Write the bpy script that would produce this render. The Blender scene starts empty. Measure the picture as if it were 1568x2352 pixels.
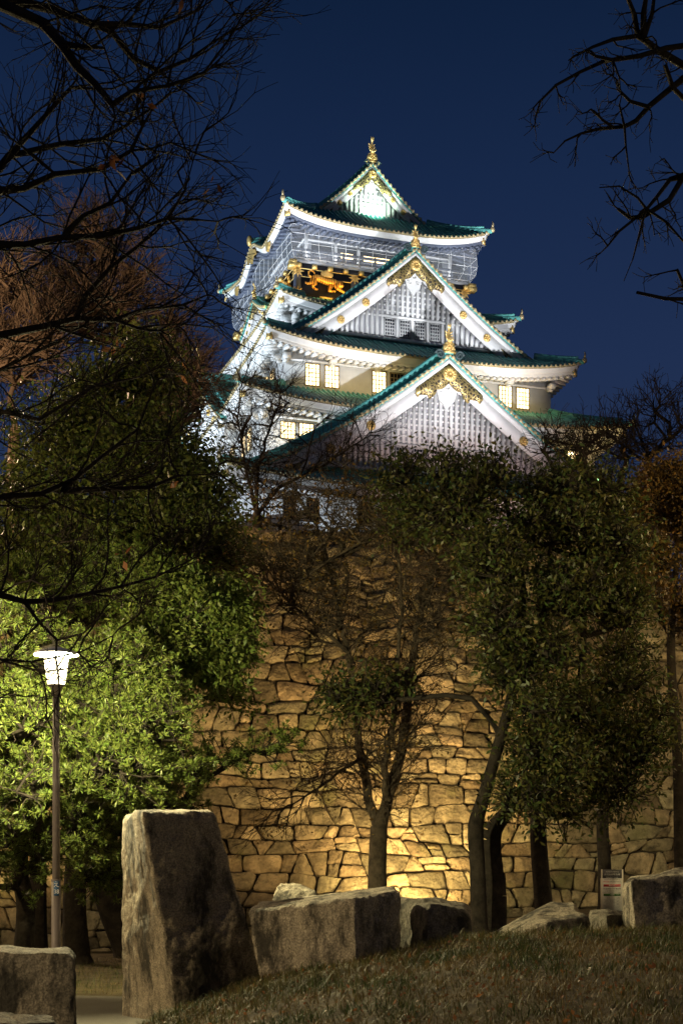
import bpy, bmesh, math, random
import numpy as np
from mathutils import Vector, Matrix, noise

# ------------------------------------------------------------------ camera, sky, exposure
SC = bpy.context.scene
COL = SC.collection
FPX, CX, HY, EYE = 3514.0, 784.0, 2030.0, 1.6      # focal length in picture units, centre, horizon, eye height
cam = bpy.data.cameras.new('camera')
cam.sensor_fit = 'HORIZONTAL'; cam.sensor_width = 24.0
cam.lens = 24.0 * FPX / 1568.0
cam.shift_y = (HY - 1176.0) / 1568.0
cam.clip_start = 0.1; cam.clip_end = 6000
cam_o = bpy.data.objects.new('camera', cam); COL.objects.link(cam_o)
cam_o.location = (0, 0, EYE); cam_o.rotation_euler = (math.pi / 2, 0, 0)
SC.camera = cam_o
SC.view_settings.view_transform = 'Standard'; SC.view_settings.look = 'None'
SC.view_settings.exposure = 0.0; SC.view_settings.gamma = 1.0
SC.cycles.max_bounces = 5; SC.cycles.diffuse_bounces = 2; SC.cycles.glossy_bounces = 2
SC.cycles.transparent_max_bounces = 8; SC.cycles.transmission_bounces = 2
SC.cycles.sample_clamp_indirect = 3.0

world = bpy.data.worlds.new('World'); SC.world = world; world.use_nodes = True
nt = world.node_tree; bgn = nt.nodes['Background']
tc = nt.nodes.new('ShaderNodeTexCoord'); sx = nt.nodes.new('ShaderNodeSeparateXYZ')
rp = nt.nodes.new('ShaderNodeValToRGB')
nt.links.new(tc.outputs['Generated'], sx.inputs[0]); nt.links.new(sx.outputs['Z'], rp.inputs[0])
nt.links.new(rp.outputs[0], bgn.inputs[0]); bgn.inputs[1].default_value = 1.0
cr = rp.color_ramp
stops = [(0.0, (.026, .040, .076)), (0.20, (.020, .035, .080)), (0.32, (.0135, .028, .080)), (0.42, (.0085, .021, .064)), (0.50, (.0050, .0145, .045)), (1.0, (.001, .003, .010))]
while len(cr.elements) < len(stops): cr.elements.new(0.5)
for e, (p, c) in zip(cr.elements, stops): e.position = p; e.color = (*c, 1)

# ------------------------------------------------------------------ frames
CA = math.radians(18.95)
U2 = np.array([math.cos(CA), math.sin(CA), 0]); V2 = np.array([-math.sin(CA), math.cos(CA), 0])
CO = np.array([-4.64, 120.0, 0])
def CW(u, v, z): return CO + u * U2 + v * V2 + np.array([0, 0, z])       # castle frame -> world
def P(x, y, d): return np.array([(x - CX) / FPX * d, d, EYE + (HY - y) / FPX * d])   # direction seen at (x, y), d metres away

# ------------------------------------------------------------------ lights
def aim(o, to):
    d = Vector(to) - o.location
    o.rotation_euler = d.to_track_quat('-Z', 'Y').to_euler()
def spot(name, loc, to, power, color, size, blend=0.6, radius=0.3):
    l = bpy.data.lights.new(name, 'SPOT'); l.energy = power; l.color = color
    l.spot_size = math.radians(size); l.spot_blend = blend; l.shadow_soft_size = radius
    o = bpy.data.objects.new(name, l); COL.objects.link(o); o.location = tuple(loc); aim(o, tuple(to)); return o
def point(name, loc, power, color, radius=0.2):
    l = bpy.data.lights.new(name, 'POINT'); l.energy = power; l.color = color; l.shadow_soft_size = radius
    o = bpy.data.objects.new(name, l); COL.objects.link(o); o.location = tuple(loc); return o
def strip(name, loc, to, lx, ly, power, color):
    l = bpy.data.lights.new(name, 'AREA'); l.shape = 'RECTANGLE'; l.size = lx; l.size_y = ly; l.energy = power; l.color = color
    o = bpy.data.objects.new(name, l); COL.objects.link(o); o.location = tuple(loc); aim(o, tuple(to)); return o

COOL = (.66, .80, 1.0); WARM = (1.0, .70, .27); PINK = (1.0, .62, .52)
# stone wall uplights along its foot, warm
spot('wall_flood', (1.5, 34.9, .8), (1.6, 36.6, 1.5), 800, (1.0, .72, .28), 130, .8, .12)
for x, p in ((-8.3, 900), (-3.2, 160), (1.7, 620), (6.3, 200), (10.5, 250)): spot('wall_flood', (x, 34.0, .9), (x * .99, 38.0, 7.0), p, (1.0, .69, .29), 110, 1.0, .12)
for x, p in ((-9.0, 1500), (1.0, 3000), (9.5, 1100)): spot('wall_flood', (x, 30.6, .9), (x * .95, 39.0, 9.0), p, (1.0, .68, .29), 100, 1.0, .15)
# tower base uplights
for u in (8, 23): spot('base_flood', CW(u, -26, 9), CW(u, -9, 22), 6000, (1.0, .64, .28), 95, .8, .4)
# park lamps outside the picture, two added fill lamps, and the lamps of the upper terrace
spot('park_or_fill_lamp', (-15.0, 10.2, 4.4), (0.3, 15.6, -1.2), 5600, (1.0, .76, .42), 60, .5, .2)
point('park_or_fill_lamp', (12.0, 6.0, 5.0), 300, (1.0, .74, .36), .2)  # added warm fill from the right, stands for no known lamp
point('park_or_fill_lamp', (-7.0, -9.0, 5.0), 170, (1.0, .74, .36), .2)  # warm fill added behind the camera against the blue sky light
point('park_or_fill_lamp', (10.5, 22.5, 6.0), 380, (1.0, .74, .34), .2)
point('park_or_fill_lamp', (-11.0, 24.0, 7.5), 1300, (1.0, .74, .34), .2)
point('terrace_lamp', (-15.5, 43.0, 17.0), 9000, (1.0, .70, .42), .3)
point('terrace_lamp', (16.0, 44.0, 14.0), 1500, (1.0, .66, .34), .3)
# castle: cool flood on the west side, softer on the front
for v, z in ((2, 30), (18, 30), (34, 30)): spot('west_flood', CW(-50, v - 5, 12), CW(0, v, z + 13), 120000, (.72, .85, 1.0), 60, .5, .6)
spot('front_flood', CW(0, -47, 11), CW(11, 0, 53.5), 190000, (.88, .92, 1.0), 26, .7, .6)
spot('front_flood', CW(25, -47, 11), CW(12.5, 0, 53.5), 150000, (.88, .92, 1.0), 26, .7, .6)
spot('pink_flood', CW(11, -34, 11), CW(12, -6, 39.5), 30000, (1.0, .68, .62), 36, .9, .6)
# uplights on the roofs below each wall
strip('roof_light', CW(11.6, -2.6, 40.4), CW(11.6, 1.5, 46), 22, .3, 300, WARM)
strip('roof_light', CW(-2.4, 12, 40.4), CW(1.5, 12, 46), .3, 22, 250, (1.0, .85, .6))
strip('roof_light', CW(-1.0, -4.4, 35.2), CW(-.5, -2.4, 39), 3.5, .3, 60, WARM)
spot('gable_flood', CW(-28, -42, 13), CW(-3, 4, 41), 60000, (.85, .93, 1.0), 15, .7, .5)
strip('roof_light', CW(25, -5.2, 34.2), CW(25, -2.0, 39), 7, .3, 260, WARM)
strip('tiger_light', CW(7.0, 7.6, 51.6), CW(7.0, 9.6, 53.2), 5, .2, 110, (1.0, .62, .18))
strip('tiger_light', CW(16.5, 7.6, 51.6), CW(16.5, 9.6, 53.2), 5, .2, 60, (1.0, .62, .18))
strip('tiger_light', CW(2.7, 13.0, 51.2), CW(4.6, 13.0, 53.2), .2, 6, 60, (1.0, .62, .18))
strip('veranda_light', CW(11.6, 9.3, 55.0), CW(11.6, 9.6, 58), 14, .3, 200, (.85, .9, 1.0))
strip('eave_light', CW(11.6, 5.6, 53.6), CW(11.6, 7.6, 58.2), 16, .3, 330, (.85, .92, 1.0))
spot('gable_light', CW(11.67, 9.4, 59.7), CW(11.67, 11.9, 62.9), 2600, (.72, 1.0, .80), 95, .7, .1)
point('park_or_fill_lamp', (9.6, 27.0, 8.5), 700, (1.0, .72, .32), .2)  # lamp added out of view to brighten the yellowish tree at the right edge


# ------------------------------------------------------------------ materials
def mat(name, base, rough=.7, metal=0.0, spec=.3, noise_scale=None, noise_amt=.3, bump=0.0, bump_scale=None, tint=0.0, tint_col=None, emit=None, emit_s=0):
    m = bpy.data.materials.new(name); m.use_nodes = True
    t = m.node_tree; b = t.nodes['Principled BSDF']
    b.inputs['Base Color'].default_value = (*base, 1); b.inputs['Roughness'].default_value = rough
    b.inputs['Metallic'].default_value = metal; b.inputs['Specular IOR Level'].default_value = spec
    L = t.links; N = t.nodes; src = None
    co = N.new('ShaderNodeTexCoord')
    if noise_scale:
        n = N.new('ShaderNodeTexNoise'); n.inputs['Scale'].default_value = noise_scale; n.inputs['Detail'].default_value = 6; n.inputs['Roughness'].default_value = .65
        L.new(co.outputs['Object'], n.inputs['Vector'])
        r = N.new('ShaderNodeMapRange'); r.inputs[1].default_value = .3; r.inputs[2].default_value = .7
        r.inputs[3].default_value = 1 - noise_amt; r.inputs[4].default_value = 1 + noise_amt
        L.new(n.outputs['Fac'], r.inputs[0]); src = r.outputs[0]
    if tint:
        a = N.new('ShaderNodeAttribute'); a.attribute_name = 'tint'
        r2 = N.new('ShaderNodeMapRange'); r2.inputs[3].default_value = 1 - tint; r2.inputs[4].default_value = 1 + tint
        L.new(a.outputs['Fac'], r2.inputs[0])
        if src is None: src = r2.outputs[0]
        else:
            mu = N.new('ShaderNodeMath'); mu.operation = 'MULTIPLY'; L.new(src, mu.inputs[0]); L.new(r2.outputs[0], mu.inputs[1]); src = mu.outputs[0]
    if src is not None:
        mx = N.new('ShaderNodeVectorMath'); mx.operation = 'SCALE'; mx.inputs[0].default_value = base
        if tint_col is not None:
            a2 = N.new('ShaderNodeAttribute'); a2.attribute_name = 'hue'
            mc = N.new('ShaderNodeMix'); mc.data_type = 'RGBA'; mc.inputs[6].default_value = (*base, 1); mc.inputs[7].default_value = (*tint_col, 1)
            L.new(a2.outputs['Fac'], mc.inputs[0]); L.new(mc.outputs[2], mx.inputs[0])
        L.new(src, mx.inputs['Scale']); L.new(mx.outputs[0], b.inputs['Base Color'])
    if bump:
        n2 = N.new('ShaderNodeTexNoise'); n2.inputs['Scale'].default_value = bump_scale or 8; n2.inputs['Detail'].default_value = 8; n2.inputs['Roughness'].default_value = .7
        L.new(co.outputs['Object'], n2.inputs['Vector'])
        bu = N.new('ShaderNodeBump'); bu.inputs['Strength'].default_value = 1; bu.inputs['Distance'].default_value = bump
        L.new(n2.outputs['Fac'], bu.inputs['Height']); L.new(bu.outputs[0], b.inputs['Normal'])
    if emit:
        b.inputs['Emission Color'].default_value = (*emit, 1); b.inputs['Emission Strength'].default_value = emit_s
    return m
M = {}
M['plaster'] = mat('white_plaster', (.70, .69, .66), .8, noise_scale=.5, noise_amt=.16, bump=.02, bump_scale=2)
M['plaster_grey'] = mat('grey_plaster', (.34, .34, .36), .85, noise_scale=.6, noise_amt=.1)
M['tile'] = mat('verdigris_copper_tile', (.13, .45, .40), .5, noise_scale=1.2, noise_amt=.35, bump=.02, bump_scale=5)
M['tile_dark'] = mat('dark_tile', (.035, .055, .055), .6, noise_scale=1.5, noise_amt=.3)
M['gold'] = mat('gilded_metal', (.80, .56, .20), .42, metal=.6, noise_scale=3, noise_amt=.25, bump=.03, bump_scale=6)
M['lacquer'] = mat('black_lacquer', (.012, .012, .016), .35, noise_scale=1, noise_amt=.2)
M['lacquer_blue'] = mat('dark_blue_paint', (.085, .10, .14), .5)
M['glass_dark'] = mat('dark_glass', (.02, .025, .04), .15)
M['pane_lit'] = mat('lit_shoji_pane', (.8, .7, .5), .6, emit=(1.0, .74, .36), emit_s=2.7)
M['sash'] = mat('pale_timber_sash', (.34, .27, .17), .6)
M['rope'] = mat('white_net_rope', (.66, .66, .66), .7)
M['cap_gold'] = mat('weathered_gilt', (.62, .50, .27), .5, metal=.5)
M['concrete'] = mat('veranda_concrete', (.33, .34, .36), .8, noise_scale=.8, noise_amt=.35)
def filigree():
    m = mat('gold_filigree', (.62, .45, .17), .45, metal=.6)
    t = m.node_tree; N = t.nodes; L = t.links; b = N['Principled BSDF']
    co = N.new('ShaderNodeTexCoord'); v = N.new('ShaderNodeTexVoronoi'); v.feature = 'DISTANCE_TO_EDGE'; v.inputs['Scale'].default_value = 4.2
    L.new(co.outputs['Object'], v.inputs['Vector'])
    r = N.new('ShaderNodeMapRange'); r.inputs[1].default_value = .10; r.inputs[2].default_value = .20; L.new(v.outputs['Distance'], r.inputs[0])
    mx = N.new('ShaderNodeMix'); mx.data_type = 'RGBA'; mx.inputs[6].default_value = (.48, .36, .14, 1); mx.inputs[7].default_value = (.10, .08, .06, 1)
    L.new(r.outputs[0], mx.inputs[0]); L.new(mx.outputs[2], b.inputs['Base Color'])
    bu = N.new('ShaderNodeBump'); bu.inputs['Strength'].default_value = 1; bu.inputs['Distance'].default_value = .08; bu.invert = True
    L.new(r.outputs[0], bu.inputs['Height']); L.new(bu.outputs[0], b.inputs['Normal'])
    return m
M['filigree'] = filigree()
def pane_mat():
    m = M['pane_lit']; t = m.node_tree; N = t.nodes; L = t.links; co = N.new('ShaderNodeTexCoord'); n = N.new('ShaderNodeTexNoise'); n.inputs['Scale'].default_value = 1.3; n.inputs['Detail'].default_value = 3
    L.new(co.outputs['Object'], n.inputs['Vector']); r = N.new('ShaderNodeMapRange'); r.inputs[1].default_value = .32; r.inputs[2].default_value = .68; r.inputs[3].default_value = 2.2; r.inputs[4].default_value = 6.5
    L.new(n.outputs['Fac'], r.inputs[0]); L.new(r.outputs[0], N['Principled BSDF'].inputs['Emission Strength'])
pane_mat()
def net_mat():
    m = bpy.data.materials.new('fine_mesh_netting'); m.use_nodes = True
    t = m.node_tree; N = t.nodes; L = t.links; N.remove(N['Principled BSDF'])
    d = N.new('ShaderNodeBsdfDiffuse'); d.inputs[0].default_value = (.75, .78, .8, 1); tr = N.new('ShaderNodeBsdfTransparent'); mx = N.new('ShaderNodeMixShader'); mx.inputs[0].default_value = .12
    L.new(tr.outputs[0], mx.inputs[1]); L.new(d.outputs[0], mx.inputs[2]); L.new(mx.outputs[0], N['Material Output'].inputs[0]); return m
M['net'] = net_mat()
def tiger_mat():
    m = mat('gilded_striped_relief', (1.0, .55, .12), .4, metal=.6)
    t = m.node_tree; N = t.nodes; L = t.links; b = N['Principled BSDF']
    co = N.new('ShaderNodeTexCoord'); w = N.new('ShaderNodeTexWave'); w.inputs['Scale'].default_value = 1.6; w.inputs['Distortion'].default_value = 5; w.inputs['Detail'].default_value = 2
    L.new(co.outputs['Object'], w.inputs['Vector'])
    r = N.new('ShaderNodeMapRange'); r.inputs[1].default_value = .62; r.inputs[2].default_value = .8; L.new(w.outputs['Fac'], r.inputs[0])
    mx = N.new('ShaderNodeMix'); mx.data_type = 'RGBA'; mx.inputs[6].default_value = (1.0, .55, .12, 1); mx.inputs[7].default_value = (.35, .13, .02, 1)
    L.new(r.outputs[0], mx.inputs[0]); L.new(mx.outputs[2], b.inputs['Base Color']); return m
M['tiger'] = tiger_mat()

# ------------------------------------------------------------------ mesh builder
class MB:
    def __init__(s): s.v = []; s.q = []; s.t = []; s.n = 0; s.qm = []; s.tm = []; s.at = {}
    def add(s, V, F, m=0):
        V = np.asarray(V, float).reshape(-1, 3)
        q = [f for f in F if len(f) == 4]; t = [f for f in F if len(f) == 3]
        for f in F:
            if len(f) > 4: t += [(f[0], f[i], f[i + 1]) for i in range(1, len(f) - 1)]
        if q: s.q.append(np.array(q, int) + s.n); s.qm.append(np.full(len(q), m))
        if t: s.t.append(np.array(t, int) + s.n); s.tm.append(np.full(len(t), m))
        s.v.append(V); s.n += len(V)
    def quads(s, V, Q, m=0, **at):
        V = np.asarray(V, float).reshape(-1, 3)
        s.q.append(np.asarray(Q, int) + s.n); s.qm.append(np.full(len(Q), m)); s.v.append(V); s.n += len(V)
        for k, a in at.items(): s.at.setdefault(k, []).append(np.asarray(a, float))
    def grid(s, Pt, m=0, **at):
        Pt = np.asarray(Pt, float); a, b = Pt.shape[:2]
        i = np.arange(a * b).reshape(a, b)
        Q = np.stack([i[:-1, :-1], i[1:, :-1], i[1:, 1:], i[:-1, 1:]], -1).reshape(-1, 4)
        s.quads(Pt.reshape(-1, 3), Q, m, **at)
    def hexa(s, p, m=0):      # 8 corners: bottom loop then top loop
        s.add(p, [(0, 3, 2, 1), (4, 5, 6, 7), (0, 1, 5, 4), (1, 2, 6, 5), (2, 3, 7, 6), (3, 0, 4, 7)], m)
    def box(s, a, b, m=0):
        (x0, y0, z0), (x1, y1, z1) = a, b
        s.hexa([(x0, y0, z0), (x1, y0, z0), (x1, y1, z0), (x0, y1, z0), (x0, y0, z1), (x1, y0, z1), (x1, y1, z1), (x0, y1, z1)], m)
    def prism(s, poly, f0, f1, m=0):    # poly of 2-D points, f0/f1 map a point to the two faces
        n = len(poly); V = [f0(*p) for p in poly] + [f1(*p) for p in poly]
        F = [tuple(range(n)), tuple(range(2 * n - 1, n - 1, -1))] + [(i, (i + 1) % n, n + (i + 1) % n, n + i) for i in range(n)]
        V = np.asarray(V, float)
        # fan from centroid keeps concave outlines mostly right
        s.add(V, F[2:], m)
        c0 = V[:n].mean(0); c1 = V[n:].mean(0)
        s.add(np.vstack([V[:n], c0]), [(i, (i + 1) % n, n) for i in range(n)], m)
        s.add(np.vstack([V[n:], c1]), [((i + 1) % n, i, n) for i in range(n)], m)
    def tube(s, pts, r, sides=6, m=0, cap=True):
        pts = np.asarray(pts, float); n = len(pts)
        r = np.broadcast_to(np.asarray(r, float), (n,))
        T = np.gradient(pts, axis=0); T /= np.linalg.norm(T, axis=1)[:, None] + 1e-9
        ref = np.array([0, 0, 1.0]) if abs(T[0][2]) < .9 else np.array([1.0, 0, 0])
        a0 = np.linspace(0, 2 * math.pi, sides, endpoint=False); rings = []
        for i in range(n):
            x = np.cross(ref, T[i]); x /= np.linalg.norm(x) + 1e-9; y = np.cross(T[i], x); ref = y
            rings.append(pts[i] + r[i] * (np.cos(a0)[:, None] * x + np.sin(a0)[:, None] * y))
        V = np.concatenate(rings); F = []
        for i in range(n - 1):
            for k in range(sides):
                F.append((i * sides + k, i * sides + (k + 1) % sides, (i + 1) * sides + (k + 1) % sides, (i + 1) * sides + k))
        if cap: F += [tuple(range(sides - 1, -1, -1)), tuple(range((n - 1) * sides, n * sides))]
        s.add(V, F, m)
    def disc(s, c, nrm, r, h, sides=8, m=0):
        c = np.asarray(c, float); nrm = np.asarray(nrm, float); nrm = nrm / np.linalg.norm(nrm)
        s.tube([c, c + nrm * h * .7, c + nrm * h], [r, r, r * .6], sides, m)
    def ball(s, c, r, m=0, n=8, k=6):
        c = np.asarray(c, float); r = np.broadcast_to(np.asarray(r, float), (3,))
        th = np.linspace(0, math.pi, k); ph = np.linspace(0, 2 * math.pi, n + 1)
        G = np.stack([np.outer(np.sin(th), np.cos(ph)), np.outer(np.sin(th), np.sin(ph)), np.outer(np.cos(th), np.ones(n + 1))], -1)
        s.grid(c + G * r, m)
    def frusta(s, P0, P1, R0, R1, sides=4, m=0):
        P0 = np.asarray(P0, float); P1 = np.asarray(P1, float); n = len(P0)
        if n == 0: return
        D = P1 - P0; L = np.linalg.norm(D, axis=1)[:, None] + 1e-9; D = D / L
        ref = np.where(np.abs(D[:, 2:3]) < .9, np.array([[0, 0, 1.0]]), np.array([[1.0, 0, 0]]))
        X = np.cross(ref, D); X /= np.linalg.norm(X, axis=1)[:, None]; Y = np.cross(D, X)
        a = np.linspace(0, 2 * math.pi, sides, endpoint=False)
        ring = np.cos(a)[None, :, None] * X[:, None] + np.sin(a)[None, :, None] * Y[:, None]
        A = P0[:, None] + ring * np.asarray(R0)[:, None, None]; B = P1[:, None] + ring * np.asarray(R1)[:, None, None]
        V = np.concatenate([A, B], 1).reshape(-1, 3)
        k = np.arange(sides); base = np.array([k, (k + 1) % sides, sides + (k + 1) % sides, sides + k]).T
        Q = (base[None] + (np.arange(n) * 2 * sides)[:, None, None]).reshape(-1, 4)
        s.quads(V, Q, m)
    def build(s, name, mats, parent=None, smooth=False, origin=None):
        me = bpy.data.meshes.new(name)
        V = np.concatenate(s.v)
        if origin is not None: V = V - np.asarray(origin)
        elif parent is not None and parent.get('world_built'): V = V - np.array(parent['base'])
        nq = sum(len(a) for a in s.q); ntr = sum(len(a) for a in s.t)
        loops = []
        if nq: loops.append(np.concatenate(s.q).ravel())
        if ntr: loops.append(np.concatenate(s.t).ravel())
        loops = np.concatenate(loops)
        me.vertices.add(len(V)); me.vertices.foreach_set('co', V.astype(np.float32).ravel())
        me.loops.add(len(loops)); me.loops.foreach_set('vertex_index', loops.astype(np.int32))
        me.polygons.add(nq + ntr)
        st = np.concatenate([np.arange(nq) * 4, nq * 4 + np.arange(ntr) * 3]).astype(np.int32)
        me.polygons.foreach_set('loop_start', st)
        mi = np.concatenate((s.qm if nq else []) + (s.tm if ntr else [])).astype(np.int32)
        me.polygons.foreach_set('material_index', mi)
        if smooth: me.polygons.foreach_set('use_smooth', np.ones(nq + ntr, bool))
        for k, a in s.at.items():
            a = np.concatenate(a)
            if len(a) == len(V):
                at = me.attributes.new(k, 'FLOAT', 'POINT'); at.data.foreach_set('value', a.astype(np.float32))
        me.update(calc_edges=True); me.validate()
        for m_ in (mats if isinstance(mats, (list, tuple)) else [mats]): me.materials.append(M[m_] if isinstance(m_, str) else m_)
        o = bpy.data.objects.new(name, me); COL.objects.link(o)
        if parent is not None: o.parent = parent
        if origin is not None: o.location = tuple(origin)
        return o
def tag(o, label=None, cat=None, group=None, kind=None):
    if label: o['label'] = label
    if cat: o['category'] = cat
    if group: o['group'] = group
    if kind: o['kind'] = kind
    return o
def thing(name, loc, label, cat, group=None, rz=0.0):
    o = bpy.data.objects.new(name, None); COL.objects.link(o); o.empty_display_size = .3
    o.location = tuple(loc); o.rotation_euler = (0, 0, rz)
    if rz == 0: o['world_built'] = 1; o['base'] = [float(x) for x in loc]
    return tag(o, label, cat, group)
# ------------------------------------------------------------------ the castle tower (castle frame: u along the front, v into depth)
TOWER = thing('castle_tower', CO, 'white castle tower with tiered green roofs and gilded fittings, floodlit above the stone walls', 'castle', rz=CA)
TOWER.location = (CO[0], CO[1], 0)
VC = 17.5; UC = 11.67
class Eave:
    """one tier of roof: eave rectangle, height of the eave, profile a*d+b*d^2, lift of the corners"""
    def __init__(s, u0, v0, z0, a, b, up, kara=0.0):
        s.u0, s.u1, s.v0, s.v1 = u0, 2 * UC - u0, v0, 2 * VC - v0
        s.z0, s.a, s.b, s.up, s.kara = z0, a, b, up, kara
    def W(s, side): return s.u1 - s.u0 if side in 'FB' else s.v1 - s.v0
    def pos(s, side, x, d):
        return {'F': (s.u0 + x, s.v0 + d), 'B': (s.u0 + x, s.v1 - d), 'L': (s.u0 + d, s.v0 + x), 'R': (s.u1 - d, s.v0 + x)}[side]
    def prof(s, d): return s.z0 + s.a * d + s.b * d * d
    def z(s, side, x, d):
        L = s.W(side); dd = max(d, 0)
        tau = min(max((x - dd) / max(L - 2 * dd, .1), 0), 1)
        k = max(0, 1 - dd / 5.0) ** 1.5
        z = s.prof(d) + s.up * abs(2 * tau - 1) ** 3.2 * k
        if s.kara and side in 'LR':
            w = (x - L / 2) / 3.6
            if abs(w) < 1.6: z += s.kara * (math.exp(-w * w * 2.2) - .12 * math.exp(-(abs(w) - 1.1) ** 2 * 9)) * max(0, 1 - dd / 4.5)
        return z
    def p(s, side, x, d, dz=0):
        u, v = s.pos(side, x, d); return (u, v, s.z(side, x, d) + dz)
    NRM = {'F': (0, -1, 0), 'B': (0, 1, 0), 'L': (-1, 0, 0), 'R': (1, 0, 0)}
def build_roof(E, depth, wall, G=(1e9, 1e9), dark=False, rib=.42, blue=False):
    """depth[side]: how far the skirt rises inward; wall[side]: distance eave to wall face"""
    R = MB(); CAPS = []; EV = MB(); RF = MB(); HIPS = []; BEAMS = []
    for side in 'FLRB':
        L = E.W(side); D = depth[side]; nd = 9; g0, g1 = G if side in 'LR' else (1e9, 1e9)
        rows = []
        for d in np.linspace(0, D, nd):
            xa, xb = min(d, g0), L - min(d, g1)
            if side in 'LR' and E.kara: xs = np.linspace(xa, xb, 61)
            else: xs = xa + (xb - xa) * (.5 - .5 * np.cos(np.linspace(0, math.pi, 33)))
            rows.append([E.p(side, x, d) for x in xs])
        R.grid(rows)
        n = max(2, int(L / rib)); seen = side in 'FL'; CAP = MB(); CAPS.append(CAP)
        for i in range(n + 1):
            x = (i + .5) * L / (n + 1); dm = D
            if x < g0: dm = min(dm, x)
            if L - x < g1: dm = min(dm, L - x)
            if seen:
                dd = np.linspace(-.05, dm, 6 if D > 3 else 4)
                R.tube([E.p(side, x, d, .06) for d in dd], .105, 5, cap=False)
            CAP.disc(E.p(side, x, -.06, .06), E.NRM[side], .115, .06, 8)
            if seen:
                CAP.tube([E.p(side, x + L / (n + 1) / 2, -.01, -.07), E.p(side, x + L / (n + 1) / 2, -.05, -.07)], .10, 6)
        CAP.grid([[E.p(side, x, -.04, dz) for x in np.linspace(.3, L - .3, 41)] for dz in (-.16, .0)])
        xs = .5 - .5 * np.cos(np.linspace(0, math.pi, 61)) if not (E.kara and side in 'LR') else np.linspace(0, 1, 81)
        xs = xs * L
        def line(off, dz): return [E.p(side, min(max(x, off), L - off), off) [:2] + (E.z(side, x, 0) + dz,) for x in xs]
        EV.grid([line(.02, -.03), line(.02, -.12), line(.14, -.14), line(.14, -.50), line(.34, -.52)])
        EV.grid([line(.34, -.52), line(.34, -.74), line(.6, -.75)], 1)
        wd = wall[side]
        EV.grid([line(.6, -.70), line(wd + .25, -.70 + .18 * (wd - .35))], 1)
        nr = max(2, int(L / .56)); h = .25
        for i in range(nr):
            x = (i + .5) * L / nr; a, b = .37, wd + .1
            za = E.z(side, x, 0) - 1.0; zb = E.z(side, x, 0) - .60 + .18 * (b - .35)
            if x < b: b = max(x, a + .2)
            if L - x < b: b = max(L - x, a + .2)
            zb = E.z(side, x, 0) - 1.0 + .18 * (b - a)
            pts = []
            for (z1, z2) in ((za, zb), (za + h, zb + h)):
                for (xx, dd, zz) in ((x - .12, a, z1), (x + .12, a, z1), (x + .12, b, z2), (x - .12, b, z2)):
                    u, v = E.pos(side, xx, dd); pts.append((u, v, zz))
            RF.hexa(pts)
    for (side, sgn) in (('F', 0), ('F', 1), ('B', 0), ('B', 1)):
        HP = MB(); FI = MB(); HIPS.append((HP, FI)); L = E.W(side); dm = min(depth['F'], depth['L'], *( [g for g in G if g < 1e8] or [1e9]))
        pts = [E.p(side, (L - d if sgn else d), d, .18) for d in np.linspace(-.25, dm, 9)]
        HP.tube(pts, np.linspace(.19, .24, 9), 7)
        HP.tube([(a, b, c + .26) for a, b, c in pts[1:]], .13, 6)
        c = np.array(pts[0]); o = np.array([-1 if not sgn else 1, -1 if side == 'F' else 1, 0]) * .7071
        FI.ball(c + o * .02 + (0, 0, .14), (.21, .21, .26)); FI.disc(c + o * .1 + (0, 0, .1), o, .17, .1)
        FI.tube([c + (0, 0, .3), c + o * .08 + (0, 0, .6), c + o * .02 + (0, 0, .85)], [.10, .08, .04], 6)
        t = np.array(E.p(side, L if sgn else 0, 0, -.75)); t[:2] += -o[:2] * .75
        k = Matrix.Rotation(math.atan2(o[1], o[0]), 4, 'Z')
        pts8 = [Vector(t) + k @ Vector(q) for q in [(-1.3, -.2, -.05), (.35, -.2, -.22), (.35, .2, -.22), (-1.3, .2, -.05), (-1.3, -.2, .3), (.35, -.2, .22), (.35, .2, .22), (-1.3, .2, .3)]]
        RF.hexa([tuple(q) for q in pts8])
        BE = MB(); BEAMS.append(BE); BE.hexa([tuple(Vector(t) + k @ Vector(q)) for q in [(.2, -.24, -.26), (.42, -.24, -.26), (.42, .24, -.26), (.2, .24, -.26), (.2, -.24, .26), (.42, -.24, .26), (.42, .24, .26), (.2, .24, .26)]])
    r = R.build('roof', 'tile', TOWER, smooth=True)
    for c_ in CAPS: c_.build('eave_tile', 'cap_gold', r)
    for hp, fi in HIPS: hp.build('hip_ridge', 'tile', r, smooth=True); fi.build('hip_finial', 'cap_gold', r, smooth=True)
    for b_ in BEAMS: b_.build('beam_end', 'gold', r)
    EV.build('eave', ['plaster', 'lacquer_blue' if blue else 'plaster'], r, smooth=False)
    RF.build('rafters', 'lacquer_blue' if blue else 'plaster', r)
    return r

def wall_ring(name, u0, v0, z0, z1, m='plaster', parent=None, thick=.5):
    b = MB(); u1, v1 = 2 * UC - u0, 2 * VC - v0; t = thick
    b.box((u0, v0, z0), (u1, v0 + t, z1)); b.box((u0, v1 - t, z0), (u1, v1, z1))
    b.box((u0, v0 + t, z0), (u0 + t, v1 - t, z1)); b.box((u1 - t, v0 + t, z0), (u1, v1 - t, z1))
    return b.build(name, m, parent or TOWER)

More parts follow.
